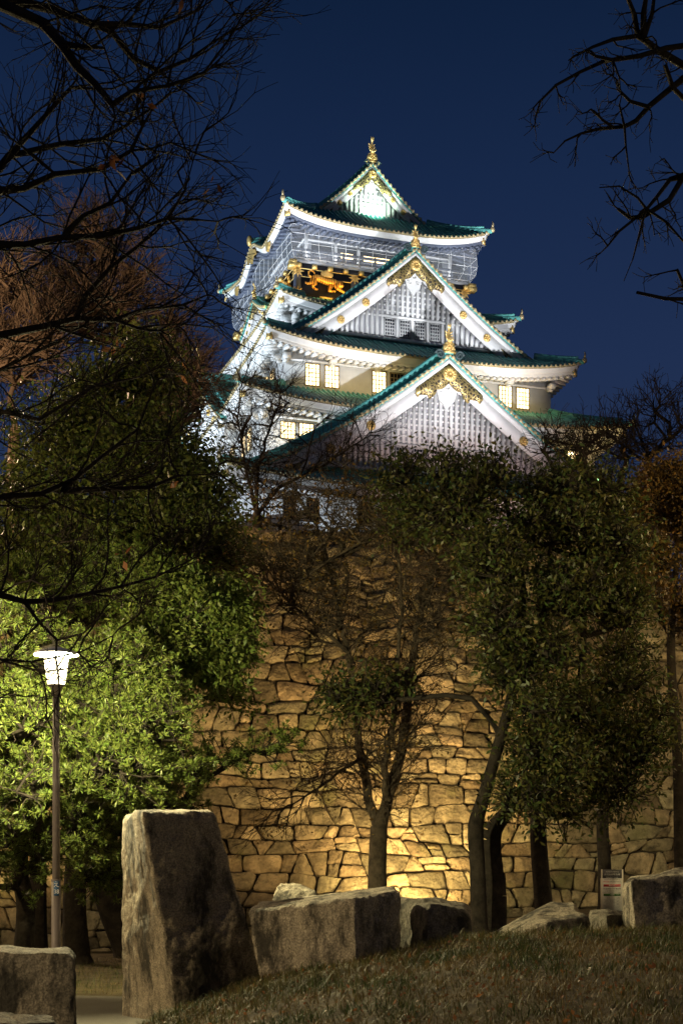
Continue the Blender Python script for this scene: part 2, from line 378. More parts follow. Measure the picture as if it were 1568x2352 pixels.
def window(side, c, plane, w, z0, z1, lit=True, nx=4, nz=5, parent=None):
    """side F: plane is v, c is u; side L: plane is u, c is v"""
    f = (lambda a, dep, z: (a, plane + dep, z)) if side == 'F' else (lambda a, dep, z: (plane + dep, a, z))
    def bx(B, a0, a1, d0, d1, za, zb):
        B.hexa([f(a0, d0, za), f(a1, d0, za), f(a1, d1, za), f(a0, d1, za), f(a0, d0, zb), f(a1, d0, zb), f(a1, d1, zb), f(a0, d1, zb)])
    F = MB(); g = .07
    bx(F, c - w / 2 - g, c - w / 2, -.10, .05, z0 - g, z1 + g); bx(F, c + w / 2, c + w / 2 + g, -.10, .05, z0 - g, z1 + g)
    bx(F, c - w / 2, c + w / 2, -.10, .05, z1, z1 + g); bx(F, c - w / 2, c + w / 2, -.12, .05, z0 - g, z0)
    for i in range(1, nx): x = c - w / 2 + w * i / nx; bx(F, x - .032, x + .032, -.06, -.02, z0, z1)
    for i in range(1, nz): z = z0 + (z1 - z0) * i / nz; bx(F, c - w / 2, c + w / 2, -.055, -.02, z - .025, z + .025)
    win = F.build('window', 'sash', parent or TOWER)
    G_ = MB(); bx(G_, c - w / 2, c + w / 2, -.018, .0, z0, z1)
    G_.build('pane', 'pane_lit' if lit else 'glass_dark', win)
    return win

def shachi(B, at, ax, s, ped=True):
    """gilded fish on a ridge end: at = foot, ax = outward direction (unit 2-D), s = size"""
    at = np.array(at, float); ax = np.array([ax[0], ax[1], 0.0]); sd = np.array([-ax[1], ax[0], 0.0]); up = np.array([0, 0, 1.0])
    def q(f, l, z): return at + (ax * f + sd * l + up * z) * s
    if ped:
        for z0, z1, w0, w1 in ((0, .30, .80, .66), (.30, .95, .66, .60), (.95, 1.2, .60, .36)):
            pts = []
            for (zz, w) in ((z0, w0), (z1, w1)):
                for (f, l) in ((-.25, -w), (.25, -w), (.25, w), (-.25, w)): pts.append(q(f, l, zz))
            B.hexa(pts)
        for k in range(9):
            a = k * 2 * math.pi / 8
            if k == 8: B.ball(q(.27, 0, .58), .11 * s)
            else: B.ball(q(.27, .33 * math.cos(a), .60 + .30 * math.sin(a)), .12 * s)
        for l in (-1, 1): B.tube([q(.2, .6 * l, .1), q(.24, .86 * l, -.1), q(.2, .74 * l, -.3)], [.16 * s, .14 * s, .06 * s], 7)
    h = 1.05
    body = [(.28, h + .05), (.30, h + .28), (.10, h + .55), (-.08, h + .9), (-.12, h + 1.25), (-.02, h + 1.6), (.12, h + 1.85)]
    B.tube([q(f, 0, z) for f, z in body], np.array([.20, .31, .30, .24, .18, .12, .05]) * s, 8)
    for f, z in body[1:5]:
        for l in (-1, 1): B.tube([q(f, .2 * l, z), q(f + .1, .42 * l, z + .16), q(f + .05, .46 * l, z + .3)], np.array([.09, .07, .02]) * s, 5)
        B.tube([q(f - .2, 0, z), q(f - .42, 0, z + .2)], np.array([.1, .02]) * s, 5)
    for l in (-1, 0, 1): B.tube([q(.02, 0, h + 1.55), q(.14 + .1 * (l == 0), .12 * l, h + 1.95), q(.3, .2 * l, h + 2.2 + .1 * (l == 0))], np.array([.1, .1, .02]) * s, 5)
    B.ball(q(.42, 0, h + .2), np.array([.2, .2, .14]) * s)
    for l in (-1, 1): B.ball(q(.48, .16 * l, h + .33), .07 * s)

def swirl(B, mapf, ca, cz, r0, turns, th, sgn=1, n=26, dep=0.0):
    pts = []
    for i in range(n):
        t = i / (n - 1); a = t * turns * 2 * math.pi; r = r0 * (1 - .85 * t)
        pts.append(mapf(ca + sgn * r * math.cos(a), dep, cz + r * math.sin(a)))
    B.tube(pts, np.linspace(th, th * .6, n), 6)

def gable(mapf, outw, ac, half, zr, b0, bback, q_end, zfield, gap=.95, s=1.0, windows=0, roof=True, barge_w=1.15, crest=True, fish=1.0, carve=True, wz=None, q_rib=None, ww=.8):
    """mapf(a, b, z): a along the gable, b depth inward. zr(q): roof height at distance q from the axis."""
    R = MB(); VTS = []; CPS = []; RG = MB()
    qs = np.linspace(0, q_end, 15)
    for sg in (-1, 1):
        VT = MB(); CP = MB(); VTS.append(VT); CPS.append(CP)
        VT.grid([[mapf(ac + sg * q, b0 + .15, zr(q) - dz) for q in qs] for dz in (.1, .2)]); CP.grid([[mapf(ac + sg * q, b0 - .10, zr(q) - dz) for q in qs] for dz in (.0, .14)])
        if roof:
            R.grid([[mapf(ac + sg * q, b, zr(q)) for q in qs] for b in np.linspace(b0, bback, 4)])
            R.grid([[mapf(ac + sg * q, b0, zr(q) - dz) for q in qs] for dz in (0, .22)])
            nb = max(2, int((bback - b0 - 1.2) / .42))
            for i in range(nb):
                b = b0 + 1.3 * s + i * .42
                R.tube([mapf(ac + sg * q, b, zr(q) + .06) for q in qs[::2]], .105, 5, cap=False)
        # ridges running down beside the verge
        RG.tube([mapf(ac + sg * q, b0 + 1.0 * s, zr(q) + .32 * s) for q in qs], .27 * s, 8)
        RG.tube([mapf(ac + sg * q, b0 + 1.0 * s, zr(q) + .68 * s) for q in qs], .18 * s, 7)
        RG.tube([mapf(ac + sg * q, b0 + .55 * s, zr(q) + .10 * s) for q in qs], .13 * s, 6)
        # short verge tiles with gilded ends
        ln = sum(math.hypot(qs[i + 1] - qs[i], zr(qs[i + 1]) - zr(qs[i])) for i in range(14)); n = int(ln / .48)
        for i in range(n):
            q = q_end * (i + .6) / n
            VT.tube([mapf(ac + sg * q, b0 - .12, zr(q) - .02), mapf(ac + sg * q, b0 + .42 * s, zr(q) + .02)], .15, 6)
            CP.disc(mapf(ac + sg * q, b0 - .12, zr(q) - .03), outw, .15, .07, 8)
    bars = MB(); brd = MB()
    def band(B, o0, o1, d0, d1, qe, q0=0.0):
        qq = np.linspace(q0, qe, 17)
        for sg in (-1, 1):
            B.grid([[mapf(ac + sg * q, d, zr(q) - o) for q in qq] for (o, d) in ((o0, d1), (o0, d0), (o1, d0), (o1, d1))])
            B.add([mapf(ac + sg * qe, d, zr(qe) - o) for (o, d) in ((o0, d1), (o0, d0), (o1, d0), (o1, d1))], [(0, 1, 2, 3)])
    band(brd, .20, .56 * s + .05, b0 + .05, b0 + .35, q_end)
    band(brd, .56 * s + .05, .56 * s + .05 + barge_w, b0 + .22, b0 + .5, q_end * .985)
    g = RG.build('gable', 'tile', TOWER, smooth=True)
    if roof: R.build('gable_roof', 'tile', g, smooth=True)
    for vt, cp in zip(VTS, CPS): vt.build('verge_tile', 'tile', g, smooth=True); cp.build('verge_cap_tile', 'cap_gold', g)
    brd.build('barge_board', 'plaster', g)
    # field with lattice
    under = .56 * s + barge_w
    FW = MB(); LT = MB(); bw = b0 + gap
    qf = 0
    while qf < q_end and zr(qf) - under > zfield: qf += .05
    qq = np.linspace(0, qf, 12)
    for sg in (-1, 1): FW.grid([[mapf(ac + sg * q, bw, zfield) for q in qq], [mapf(ac + sg * q, bw, max(zr(q) - under + .3, zfield)) for q in qq]])
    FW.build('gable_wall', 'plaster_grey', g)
    def bx(B, a0, a1, d0, d1, za, zb):
        B.hexa([mapf(a0, d0, za), mapf(a1, d0, za), mapf(a1, d1, za), mapf(a0, d1, za), mapf(a0, d0, zb), mapf(a1, d0, zb), mapf(a1, d1, zb), mapf(a0, d1, zb)])
    pitch = .44; k = int(qf / pitch); zt_w = None
    ws = [(i - (windows - 1) / 2) * (ww + .5) for i in range(windows)]
    w0, w1 = wz if wz else (zfield + .25, zfield + 1.3)
    for i in range(-k, k + 1):
        a = i * pitch; top = zr(abs(a)) - under + .05
        if any(abs(a - w) < ww / 2 + .12 for w in ws):
            bx(LT, ac + a - .11, ac + a + .11, bw - .26, bw - .003, w1 + .25, top)
        else: bx(LT, ac + a - .11, ac + a + .11, bw - .26, bw - .003, zfield + .1, top)
    z = zfield + .45
    while z < zr(0) - under - .3:
        q = 0
        while q < qf and zr(q) - under > z: q += .05
        if not (windows and w0 - .2 < z < w1 + .1): bx(LT, ac - q, ac + q, bw - .10, bw - .002, z, z + .16)
        z += .46
    bx(LT, ac - qf, ac + qf, bw - .30, bw - .004, zfield - .1, zfield + .12)
    if windows: bx(LT, ac + ws[0] - ww / 2 - .35, ac + ws[-1] + ww / 2 + .35, bw - .29, bw - .005, w1 + .08, w1 + .27)
    LT.build('lattice', 'plaster', g)
    for w in ws:
        F_ = MB(); bx(F_, ac + w - ww / 2, ac + w + ww / 2, bw - .06, bw - .004, w0, w1)
        for i in range(5): x = ac + w - ww / 2 + ww * i / 4; bx_m(F_, bx, x - .03, x + .03, bw - .20, bw - .07, w0, w1)
        for i in range(6): zz = w0 + (w1 - w0) * i / 5; bx_m(F_, bx, ac + w - ww / 2, ac + w + ww / 2, bw - .19, bw - .08, zz - .03, zz + .03)
        F_.build('window', ['glass_dark', 'plaster'], g)
    # gilded pendant below the peak: two wings of lobed outline
    GO = MB(); wl = 2.5 * s; zt = zr(0) - .60 * s
    sl = lambda q: zr(q) - zr(0)
    for sg in (-1, 1):
        up_, lo_ = [], []
        for i in range(15):
            t = i / 14; q = wl * t
            th = (1.30 * (1 - .62 * t) + .22 * abs(math.sin(t * 7.5))) * s * (1 if t < .93 else .45)
            if .40 < t < .62: th += .40 * s
            up_.append((q, zt + sl(q) + .03)); lo_.append((q, zt + sl(q) - th))
        GO.grid([[mapf(ac + sg * q, d, z) for q, z in row] for row, d in ((up_, b0 + .2), (up_, b0 + .0), (lo_, b0 + .0), (lo_, b0 + .2))])
    GO.build('gilded_pendant', 'filigree', g)
    if crest:
        CR = MB(); c = (ac, zt - .72 * s); r = .52 * s
        CR.disc(mapf(c[0], b0 - .02, c[1]), outw, r, .10, 20)
        for k2 in range(12):
            a = k2 * math.pi / 6
            CR.tube([mapf(c[0] + .14 * s * math.cos(a), b0 - .12, c[1] + .14 * s * math.sin(a)), mapf(c[0] + .42 * s * math.cos(a), b0 - .12, c[1] + .42 * s * math.sin(a))], [.04 * s, .10 * s], 6)
        CR.ball(mapf(c[0], b0 - .12, c[1]), .12 * s); CR.build('crest', 'gold', g, smooth=True)
    zc = .56 * s + .05 + barge_w * .5
    for sg in (-1, 1):
        for qf_ in (.40, .60):
            q = q_end * qf_; c = (ac + sg * q, zr(q) - zc)
            MD = MB(); MD.disc(mapf(c[0], b0 + .22, c[1]), outw, .34 * s, .09, 12)
            for k2 in range(6):
                a = k2 * math.pi / 3; MD.ball(mapf(c[0] + .19 * s * math.cos(a), b0 + .10, c[1] + .19 * s * math.sin(a)), .10 * s)
            MD.ball(mapf(c[0], b0 + .1, c[1]), .1 * s); MD.build('medallion', 'gold', g, smooth=True)
    for sg in (-1, 1):
        FT = MB(); qa, qb = q_end * .80, q_end * .995
        poly = [(qa, zr(qa) - zc - .5 * barge_w + .4), (qb, zr(qb) - .75 * s), (qb, zfield - .9 * s), (qa * .96, zfield - .75 * s), (qa * .90, zfield + .1)]
        FT.prism([(ac + sg * x, z) for x, z in poly], lambda x, z: mapf(x, b0 + .10, z), lambda x, z: mapf(x, b0 + .2, z))
        FT.build('barge_foot', 'filigree', g)
    if carve:
        CV = MB(); zc2 = zr(0) - 2.55 * s
        poly = [(-.75, .2), (-.55, .75), (0, .95), (.55, .75), (.75, .2), (.55, -.5), (.25, -.75), (0, -1.15), (-.25, -.75), (-.55, -.5)]
        CV.prism([(ac + x * s, zc2 + z * s) for x, z in poly], lambda x, z: mapf(x, bw - .42, z), lambda x, z: mapf(x, bw - .25, z))
        for k2 in range(7): a = k2 * math.pi / 3.5; CV.ball(mapf(ac + .26 * s * math.cos(a), bw - .45, zc2 + .45 * s + .26 * s * math.sin(a)), .15 * s)
        for sg in (-1, 1):
            swirl(CV, mapf, ac + sg * 1.15 * s, zc2 + .35 * s, .42 * s, 1.8, .11 * s, sg, dep=bw - .36)
            swirl(CV, mapf, ac + sg * 1.85 * s, zc2 - .05 * s, .34 * s, 1.6, .10 * s, -sg, dep=bw - .36)
            swirl(CV, mapf, ac + sg * 2.5 * s, zc2 - .5 * s, .26 * s, 1.5, .08 * s, sg, dep=bw - .36)
            swirl(CV, mapf, ac + sg * .35 * s, zc2 - .1 * s, .2 * s, 1.5, .05 * s, sg, dep=bw - .46)
            CV.tube([mapf(ac + sg * q * s, bw - .36, zc2 + z * s) for q, z in ((.6, .75), (1.3, .5), (2.0, -.1), (2.8, -.75), (3.2, -.95))], np.array([.1, .14, .12, .10, .03]) * s, 6)
        CV.build('carved_scroll', 'plaster', g, smooth=True)
    # ridge, ridge-end tile and fish
    RD = MB(); SWS = []; zt = zr(0)
    RD.tube([mapf(ac, b, zt + .25 * s) for b in (b0 + .1, (b0 + bback) / 2, bback)], .36 * s, 8)
    RD.tube([mapf(ac, b, zt + .68 * s) for b in (b0 + .1, (b0 + bback) / 2, bback)], .24 * s, 8)
    for sg in (-1, 1): SW = MB(); swirl(SW, mapf, ac + sg * .72 * s, zt - .02 * s, .32 * s, 1.7, .10 * s, sg, dep=b0 - .05); SWS.append(SW)
    RD.build('ridge', 'tile', g, smooth=True); [x.build('ridge_end_scroll', 'tile_dark', g, smooth=True) for x in SWS]
    FS = MB(); p0 = mapf(ac, b0 + .15, zt + .15 * s); shachi(FS, p0, outw[:2], .84 * fish); FS.build('gilded_fish', 'gold', g, smooth=True)
    return g
def bx_m(B, bx, *a):
    B2 = MB(); bx(B2, *a); B.add(np.concatenate(B2.v), [tuple(x) for x in np.concatenate(B2.q)], 1)

front = lambda a, b, z: (a, b, z)
west = lambda a, b, z: (b, a, z)
E1 = Eave(-7.1, -8.8, 31.0, .40, .0112, .8)
E2 = Eave(-4.74, -4.74, 38.05, .50, .01, .95)
E3 = Eave(-1.8, -1.8, 43.55, .55, .0135, 1.1)
E4 = Eave(1.0, 4.3, 49.05, .45, .012, .95)
E5 = Eave(2.4, 7.2, 57.35, .55, .0294, 1.15, kara=1.5)
dep = lambda f, l: dict(F=f, B=f, L=l, R=l)
build_roof(E1, dep(5.9, 4.4), dep(2.0, 2.0), G=(2.8, 1e9))
build_roof(E2, dep(4.9, 4.9), dep(2.07, 2.07))
build_roof(E3, dep(7.9, 4.5), dep(1.8, 1.8), G=(2.8, 1e9))
build_roof(E4, dep(4.8, 3.1), dep(1.7, 1.6))
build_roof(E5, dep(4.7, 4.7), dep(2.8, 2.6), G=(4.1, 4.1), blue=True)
wall_ring('wall', -5.1, -6.8, 27.2, 31.6); wall_ring('wall', -2.67, -2.67, 31.5, 38.6); wall_ring('wall', 0, 0, 38.9, 43.9)
wall_ring('wall', 2.6, 6.0, 44.0, 49.5); wall_ring('wall', 4.0, 9.0, 49.6, 54.25, 'lacquer'); wall_ring('wall', 5.0, 10.0, 54.25, 58.3, 'concrete')
h3 = UC - E3.u0
gable(front, (0, -1, 0), UC, h3, lambda q: E3.prof(h3 - q), 1.0, 9.0, h3 - 2.8, 46.05, fish=.66, windows=4, wz=(46.4, 47.75), ww=.82)
h1 = UC - E1.u0
gable(front, (0, -1, 0), UC, h1, lambda q: E1.prof(h1 - q), -6.0, 0.0, h1 - 2.8, 33.3, fish=.82, s=1.12, windows=6, wz=(33.7, 35.2), ww=.95)
h5 = UC - E5.u0
gable(front, (0, -1, 0), UC, h5, lambda q: E5.prof(h5 - q), 11.3, 23.7, h5 - 4.3, 60.55, fish=.80, s=.72, gap=.8, barge_w=.75, windows=2, wz=(60.8, 61.4), ww=.45, carve=True)
gable(west, (-1, 0, 0), 8.5, 8.4, lambda q: 43.2 - .80 * q + .017 * q * q, -4.8, 1.2, 8.2, 38.6, s=.9, windows=0)
gable(west, (-1, 0, 0), 26.6, 8.4, lambda q: 43.2 - .80 * q + .017 * q * q, -4.8, 1.2, 8.2, 38.6, s=.9, windows=0)
gable(west, (-1, 0, 0), VC, 4.3, lambda q: 54.0 - .68 * q + .045 * q * q, 2.5, 4.4, 4.3, 51.0, s=.5, gap=.5, barge_w=.5, windows=0, carve=False, crest=False, fish=.55)
# windows
for c in (2.47, 4.09, 8.08, 9.62, 13.72, 15.26, 19.17, 20.75):
    window('F', c, 0.0, 1.1, 40.95, 42.62, lit=not (9 < c < 14.5))
for c in (2.6, 4.3, 9.0, 11.0): window('L', c, 0.0, 1.1, 40.95, 42.62)
for c in (-.37, 1.12, 22.3, 23.8): window('F', c, -2.67, 1.1, 35.75, 37.0, nz=4)
for c in (-.2, 1.5, 5.0): window('L', c, -2.67, 1.1, 35.3, 36.9, nz=4)
for c in (-1.5, .3, 4.5, 6.3, 17.0, 18.8, 23.0, 24.8): window('F', c, -6.8, .9, 28.6, 30.2, lit=False)
# brackets and ledge below the eaves
BK = MB()
for (u0, v0, zt, ez) in ((0, 0, 43.05, E3), (-2.67, -2.67, 37.55, E2), (2.6, 6.0, 48.6, E4)):
    u1 = 2 * UC - u0; n = 7
    for i in range(n):
        u = u0 + .2 + (u1 - u0 - .4) * i / (n - 1)
        BK = MB(); BK.box((u - .26, v0 - .85, zt - .36), (u + .26, v0 - .003, zt + .02)); BK.box((u - .18, v0 - .5, zt - .52), (u + .18, v0 - .003, zt - .36)); BK.build('bracket', 'plaster', TOWER)
    BK = MB(); BK.box((u0 + .05, v0 - .12, zt - .30), (u1 - .05, v0 - .004, zt - .10)); BK.build('wall_plate', 'plaster', TOWER)
    for i in range(8):
        v = v0 + .2 + i * 3.6
        BK = MB(); BK.box((u0 - .85, v - .26, zt - .36), (u0 - .003, v + .26, zt + .02)); BK.box((u0 - .5, v - .18, zt - .52), (u0 - .003, v + .18, zt - .36)); BK.build('bracket', 'plaster', TOWER)
# black upper storey: posts, rails, gilded fittings, tigers
LG = []
def one(name, m, *hs):
    b = MB(); hs[0](b); return b.build(name, m, TOWER)
zb0, zb1 = 51.45, 54.25
def face(side):
    return (lambda a, d, z: (a, 9.0 + d, z)) if side == 'F' else (lambda a, d, z: (4.0 + d, a, z))
for side, lo, hi, n in (('F', 4.0, 19.34, 3), ('L', 9.0, 26.0, 3)):
    f = face(side)
    def bx(B, a0, a1, d0, d1, za, zb):
        B.hexa([f(a0, d0, za), f(a1, d0, za), f(a1, d1, za), f(a0, d1, za), f(a0, d0, zb), f(a1, d0, zb), f(a1, d1, zb), f(a0, d1, zb)])
    out = (0, -1, 0) if side == 'F' else (-1, 0, 0)
    for i in range(n + 1):
        a = lo + (hi - lo) * i / n
        one('post', 'lacquer_blue', lambda b: bx(b, a - .28, a + .28, -.22, -.004, 49.8, zb1))
        for z in (53.55, 51.75):
            for k in range(4):
                th = k * math.pi / 4
                pts = [(a + r * math.cos(th + j * math.pi / 2), z + r * math.sin(th + j * math.pi / 2)) for j, r in enumerate((.55, .16, .55, .16))]
                if k == 0: SP = MB()
                SP.prism(pts, lambda x, y: f(x, -.30, y), lambda x, y: f(x, -.23, y))
            SP.build('gilded_fitting', 'gold', TOWER)
    for q_ in ((lo - .3, hi + .3, -.35, -.23, 53.75, 54.2), (lo, hi, -.16, -.005, 53.15, 53.4), (lo, hi, -.2, -.006, 51.45, 51.65)): one('beam', 'lacquer', lambda b: bx(b, *q_))
    for q_ in ((lo - .3, hi + .3, -.40, -.352, 53.72, 53.78), (lo, hi, -.2, -.162, 53.12, 53.17)): one('gilded_rail', 'gold', lambda b: bx(b, *q_))
    m_ = 11 if side == 'F' else 12
    for i in range(m_ + 1):
        a = lo + (hi - lo) * i / m_
        one('beam_end', 'gold', lambda b: bx(b, a - .19, a + .19, -.75, -.36, 53.72, 54.06))
    for i in range(n):
        a = lo + (hi - lo) * (i + .5) / n
        GF = MB()
        for r, zz in ((.34, 53.55), (.26, 53.5)): GF.disc(f(a - (.3 if r < .3 else 0), -.36, zz), out, r, .06, 10)
        GF.disc(f(a + .3, -.36, 53.5), out, .26, .06, 10); GF.build('gilded_fitting', 'gold', TOWER)
        one('gilded_fitting', 'gold', lambda b: bx(b, a - .55, a + .55, -.25, -.2, 51.47, 51.63))
for (su, sv) in ((0, 0), (1, 0), (0, 1), (1, 1)):
    u = 3.45 if not su else 2 * UC - 3.45; v = 8.45 if not sv else 2 * VC - 8.45
    one('corner_block', 'gold', lambda b: (b.box((u - .36, v - .36, 53.62), (u + .36, v + .36, 53.95)), b.box((u - .3, v - .3, 53.95), (u + .3, v + .3, 54.26))))
def tiger(side, ca, z0, s, sg):
    f = face(side); B = MB()
    def q(a, z, d=-.25): return f(ca + sg * a * s, d, z0 + z * s)
    def fl(pts, r): B.tube([q(*p) for p in pts], np.array(r) * s, 9)
    fl([(-1.25, .95), (-.9, 1.02), (-.45, .95), (0, .82), (.45, .82), (.75, .75), (.95, .62)], [.16, .27, .30, .28, .31, .30, .2])
    B.ball(q(1.12, .62, -.38), np.array([.30, .26, .30]) * s, n=12, k=9); B.ball(q(1.22, .50, -.62), np.array([.17, .14, .13]) * s)
    for l in (-1, 1): B.ball(q(1.1 + .2 * l, .88, -.35), .09 * s); B.ball(q(1.12 + .12 * l, .68, -.62), .04 * s)
    fl([(.75, .65, -.35), (.9, .3, -.38), (1.35, .12, -.38), (1.78, -.18, -.38)], [.22, .16, .13, .10]); B.ball(q(1.85, -.22, -.4), np.array([.16, .13, .1]) * s)
    fl([(.45, .65), (.3, .3), (.25, .05, -.32), (.5, .02, -.34)], [.22, .17, .13, .10]); B.ball(q(.62, .05, -.36), np.array([.15, .12, .1]) * s)
    fl([(-1.05, .9), (-1.0, .5), (-1.2, .3), (-1.0, .08)], [.24, .2, .13, .10]); B.ball(q(-.9, .06, -.3), np.array([.16, .12, .09]) * s)
    fl([(-1.2, .85), (-1.35, .5), (-1.65, .45), (-1.85, .55)], [.2, .15, .10, .07])
    fl([(-1.3, 1.0), (-1.5, 1.15), (-1.55, 1.4), (-1.35, 1.58), (-1.1, 1.48), (-1.0, 1.3)], [.10, .08, .08, .08, .07, .05])
    return B.build('tiger_relief', 'tiger', TOWER, smooth=True)
w3 = 15.34 / 3; l3 = 17.0 / 3
tiger('F', 4.0 + w3 * .5, 52.1, 1.04, 1); tiger('F', 4.0 + w3 * 2.5, 52.1, 1.04, -1)
tiger('L', 9.0 + l3 * .5, 52.1, 1.04, 1); tiger('L', 9.0 + l3 * 2.5, 52.1, 1.04, -1)
MW = MB()
for i in range(8):
    u = 9.3 + i * .36; MW.box((u, 8.86, 51.8), (u + .08, 8.97, 53.1))
for i in range(4): MW.box((9.2, 8.84, 51.9 + i * .36), (14.0, 8.89, 51.96 + i * .36))
MW.build('lattice_panel', 'lacquer_blue', TOWER)
# veranda with rail, and the upper room's openings
VR = MB(); RL = MB()
VR.box((3.6, 8.5, 54.27), (2 * UC - 3.6, 2 * VC - 8.5, 54.45))
VB = VR.build('veranda_floor', 'concrete', TOWER)
for z in (54.75, 55.05, 55.4):
    for a, b in (((3.8, 8.7), (19.54, 8.7)), ((3.8, 8.7), (3.8, 26.3)), ((19.54, 8.7), (19.54, 26.3))):
        RL.tube([(a[0], a[1], z), (b[0], b[1], z)], .06 if z < 55.2 else .09, 6)
for i in range(12):
    u = 3.8 + 15.74 * i / 11; RL.box((u - .08, 8.6, 54.46), (u + .08, 8.8, 55.5))
    v = 8.8 + 17.4 * i / 11; RL.box((3.7, v - .08, 54.46), (3.9, v + .08, 55.5)); RL.box((19.44, v - .08, 54.46), (19.64, v + .08, 55.5))
RL.build('railing', 'lacquer_blue', TOWER)
UO = MB(); UG = MB(); UP = MB()
for i, (a, b) in enumerate(((5.6, 7.6), (7.9, 9.7), (10.0, 13.3), (13.6, 15.4), (15.7, 17.7))):
    (UO).box((a, 9.93, 55.2), (b, 9.996, 56.6))
    if i in (1, 2): UG.box((a + .35, 9.90, 55.55), (b - .35, 9.925, 55.75)); UG.box((a + .35, 9.90, 55.95), (b - .35, 9.925, 56.08))
    v0 = 10.6 + i * 2.9; UO.box((4.93, v0, 55.2), (4.996, v0 + 2.2, 56.6))
for u in (5.0, 7.65, 9.75, 13.35, 15.45, 18.3): UP.box((u, 9.86, 54.46), (u + .25, 9.99, 57.9))
for z in (54.9, 56.75, 57.4): UP.box((5.0, 9.88, z), (18.35, 9.985, z + .18)); UP.box((4.88, 10.0, z), (4.985, 25.0, z + .18))
UO.build('opening', 'glass_dark', TOWER); UG.build('room_light', 'pane_lit', TOWER); UP.build('timber_frame', 'plaster', TOWER)
# safety net hung below the top eaves
NT = MB(); NF = MB()
profz = [(57.15, 0.0), (56.4, -.08), (55.6, -.10), (54.95, .02), (54.5, .3), (54.3, .62)]
n0, n1, m0, m1 = 3.25, 2 * UC - 3.25, 8.0, 2 * VC - 8.0
def ring(o): return [(n0 + o, m0 + o), (n1 - o, m0 + o), (n1 - o, m1 - o), (n0 + o, m1 - o)]
for s0 in range(4):
    pts = []
    for z, o in profz:
        r = ring(o); a, b = np.array(r[s0]), np.array(r[(s0 + 1) % 4]); k = 14
        pts.append([(*(a + (b - a) * i / k), z + (E5.kara * .75 * math.exp(-((i / k - .5) * 5.2) ** 2 * 1.1) if s0 == 3 and z > 56 else 0)) for i in range(k + 1)])
    if s0 == 2: continue
    NF.grid(pts)
    for i in range(len(pts[0])): NT.tube([row[i] for row in pts], .022, 4)
    for row in pts: NT.tube(row, .022, 4)
NN = NF.build('safety_net', 'net', TOWER); NT.build('net_rope', 'rope', NN)
# small curved-gable ridge over the west eave swell
KR = MB(); KG = MB()
KR.tube([(u, VC, E5.z('L', VC - E5.v0, u - E5.u0) + .28) for u in (2.3, 3.4, 4.6, 6.0)], .26, 8)
KR.tube([(u, VC, E5.z('L', VC - E5.v0, u - E5.u0) + .58) for u in (2.5, 3.4, 4.6, 6.0)], .17, 8)
KR.build('ridge', 'tile', TOWER, smooth=True)
zk = E5.z('L', VC - E5.v0, 0)
KG.ball((2.2, VC, zk + .45), (.25, .4, .5)); KG.build('ridge_end', 'gold', TOWER, smooth=True); KG = MB(); KG.prism([(VC + x, zk - .7 + z) for x, z in ((-1.3, -.5), (-.9, .1), (0, .45), (.9, .1), (1.3, -.5), (.4, -.3), (0, -.9), (-.4, -.3))], lambda x, z: (2.28, x, z), lambda x, z: (2.5, x, z))
KG.build('eave_ornament', 'gold', TOWER)
for sv in (-5.2, 5.2): KG = MB(); KG.prism([(VC + sv + x, 56.7 + z) for x, z in ((-.45, .3), (0, .42), (.45, .3), (.3, -.2), (0, -.4), (-.3, -.2))], lambda x, z: (2.3, x, z), lambda x, z: (2.5, x, z)); KG.build('eave_ornament', 'gold', TOWER)
# ------------------------------------------------------------------ dry-stone walls
def stone_mat(name, base, alt, moss, bump=.035, bs=7):
    m = mat(name, base, .85, noise_scale=2.6, noise_amt=.55, bump=bump, bump_scale=bs, tint=.5, tint_col=alt)
    t = m.node_tree; N = t.nodes; L = t.links; b = N['Principled BSDF']
    src = b.inputs['Base Color'].links[0].from_socket
    co = N.new('ShaderNodeTexCoord'); n = N.new('ShaderNodeTexNoise'); n.inputs['Scale'].default_value = .9; n.inputs['Detail'].default_value = 7
    L.new(co.outputs['Object'], n.inputs['Vector'])
    r = N.new('ShaderNodeMapRange'); r.inputs[1].default_value = .55; r.inputs[2].default_value = .72; r.inputs[4].default_value = .55; L.new(n.outputs['Fac'], r.inputs[0])
    mx = N.new('ShaderNodeMix'); mx.data_type = 'RGBA'; mx.inputs[7].default_value = (*moss, 1); L.new(r.outputs[0], mx.inputs[0]); L.new(src, mx.inputs[6])
    n3 = N.new('ShaderNodeTexNoise'); n3.inputs['Scale'].default_value = 3.5; n3.inputs['Detail'].default_value = 9; n3.inputs['Roughness'].default_value = .75; L.new(co.outputs['Object'], n3.inputs['Vector'])
    r3 = N.new('ShaderNodeMapRange'); r3.inputs[1].default_value = .54; r3.inputs[2].default_value = .66; r3.inputs[4].default_value = .75; L.new(n3.outputs['Fac'], r3.inputs[0])
    m3 = N.new('ShaderNodeMix'); m3.data_type = 'RGBA'; m3.inputs[7].default_value = (.07, .055, .04, 1); L.new(r3.outputs[0], m3.inputs[0]); L.new(mx.outputs[2], m3.inputs[6])
    L.new(m3.outputs[2], b.inputs['Base Color'])
    return m

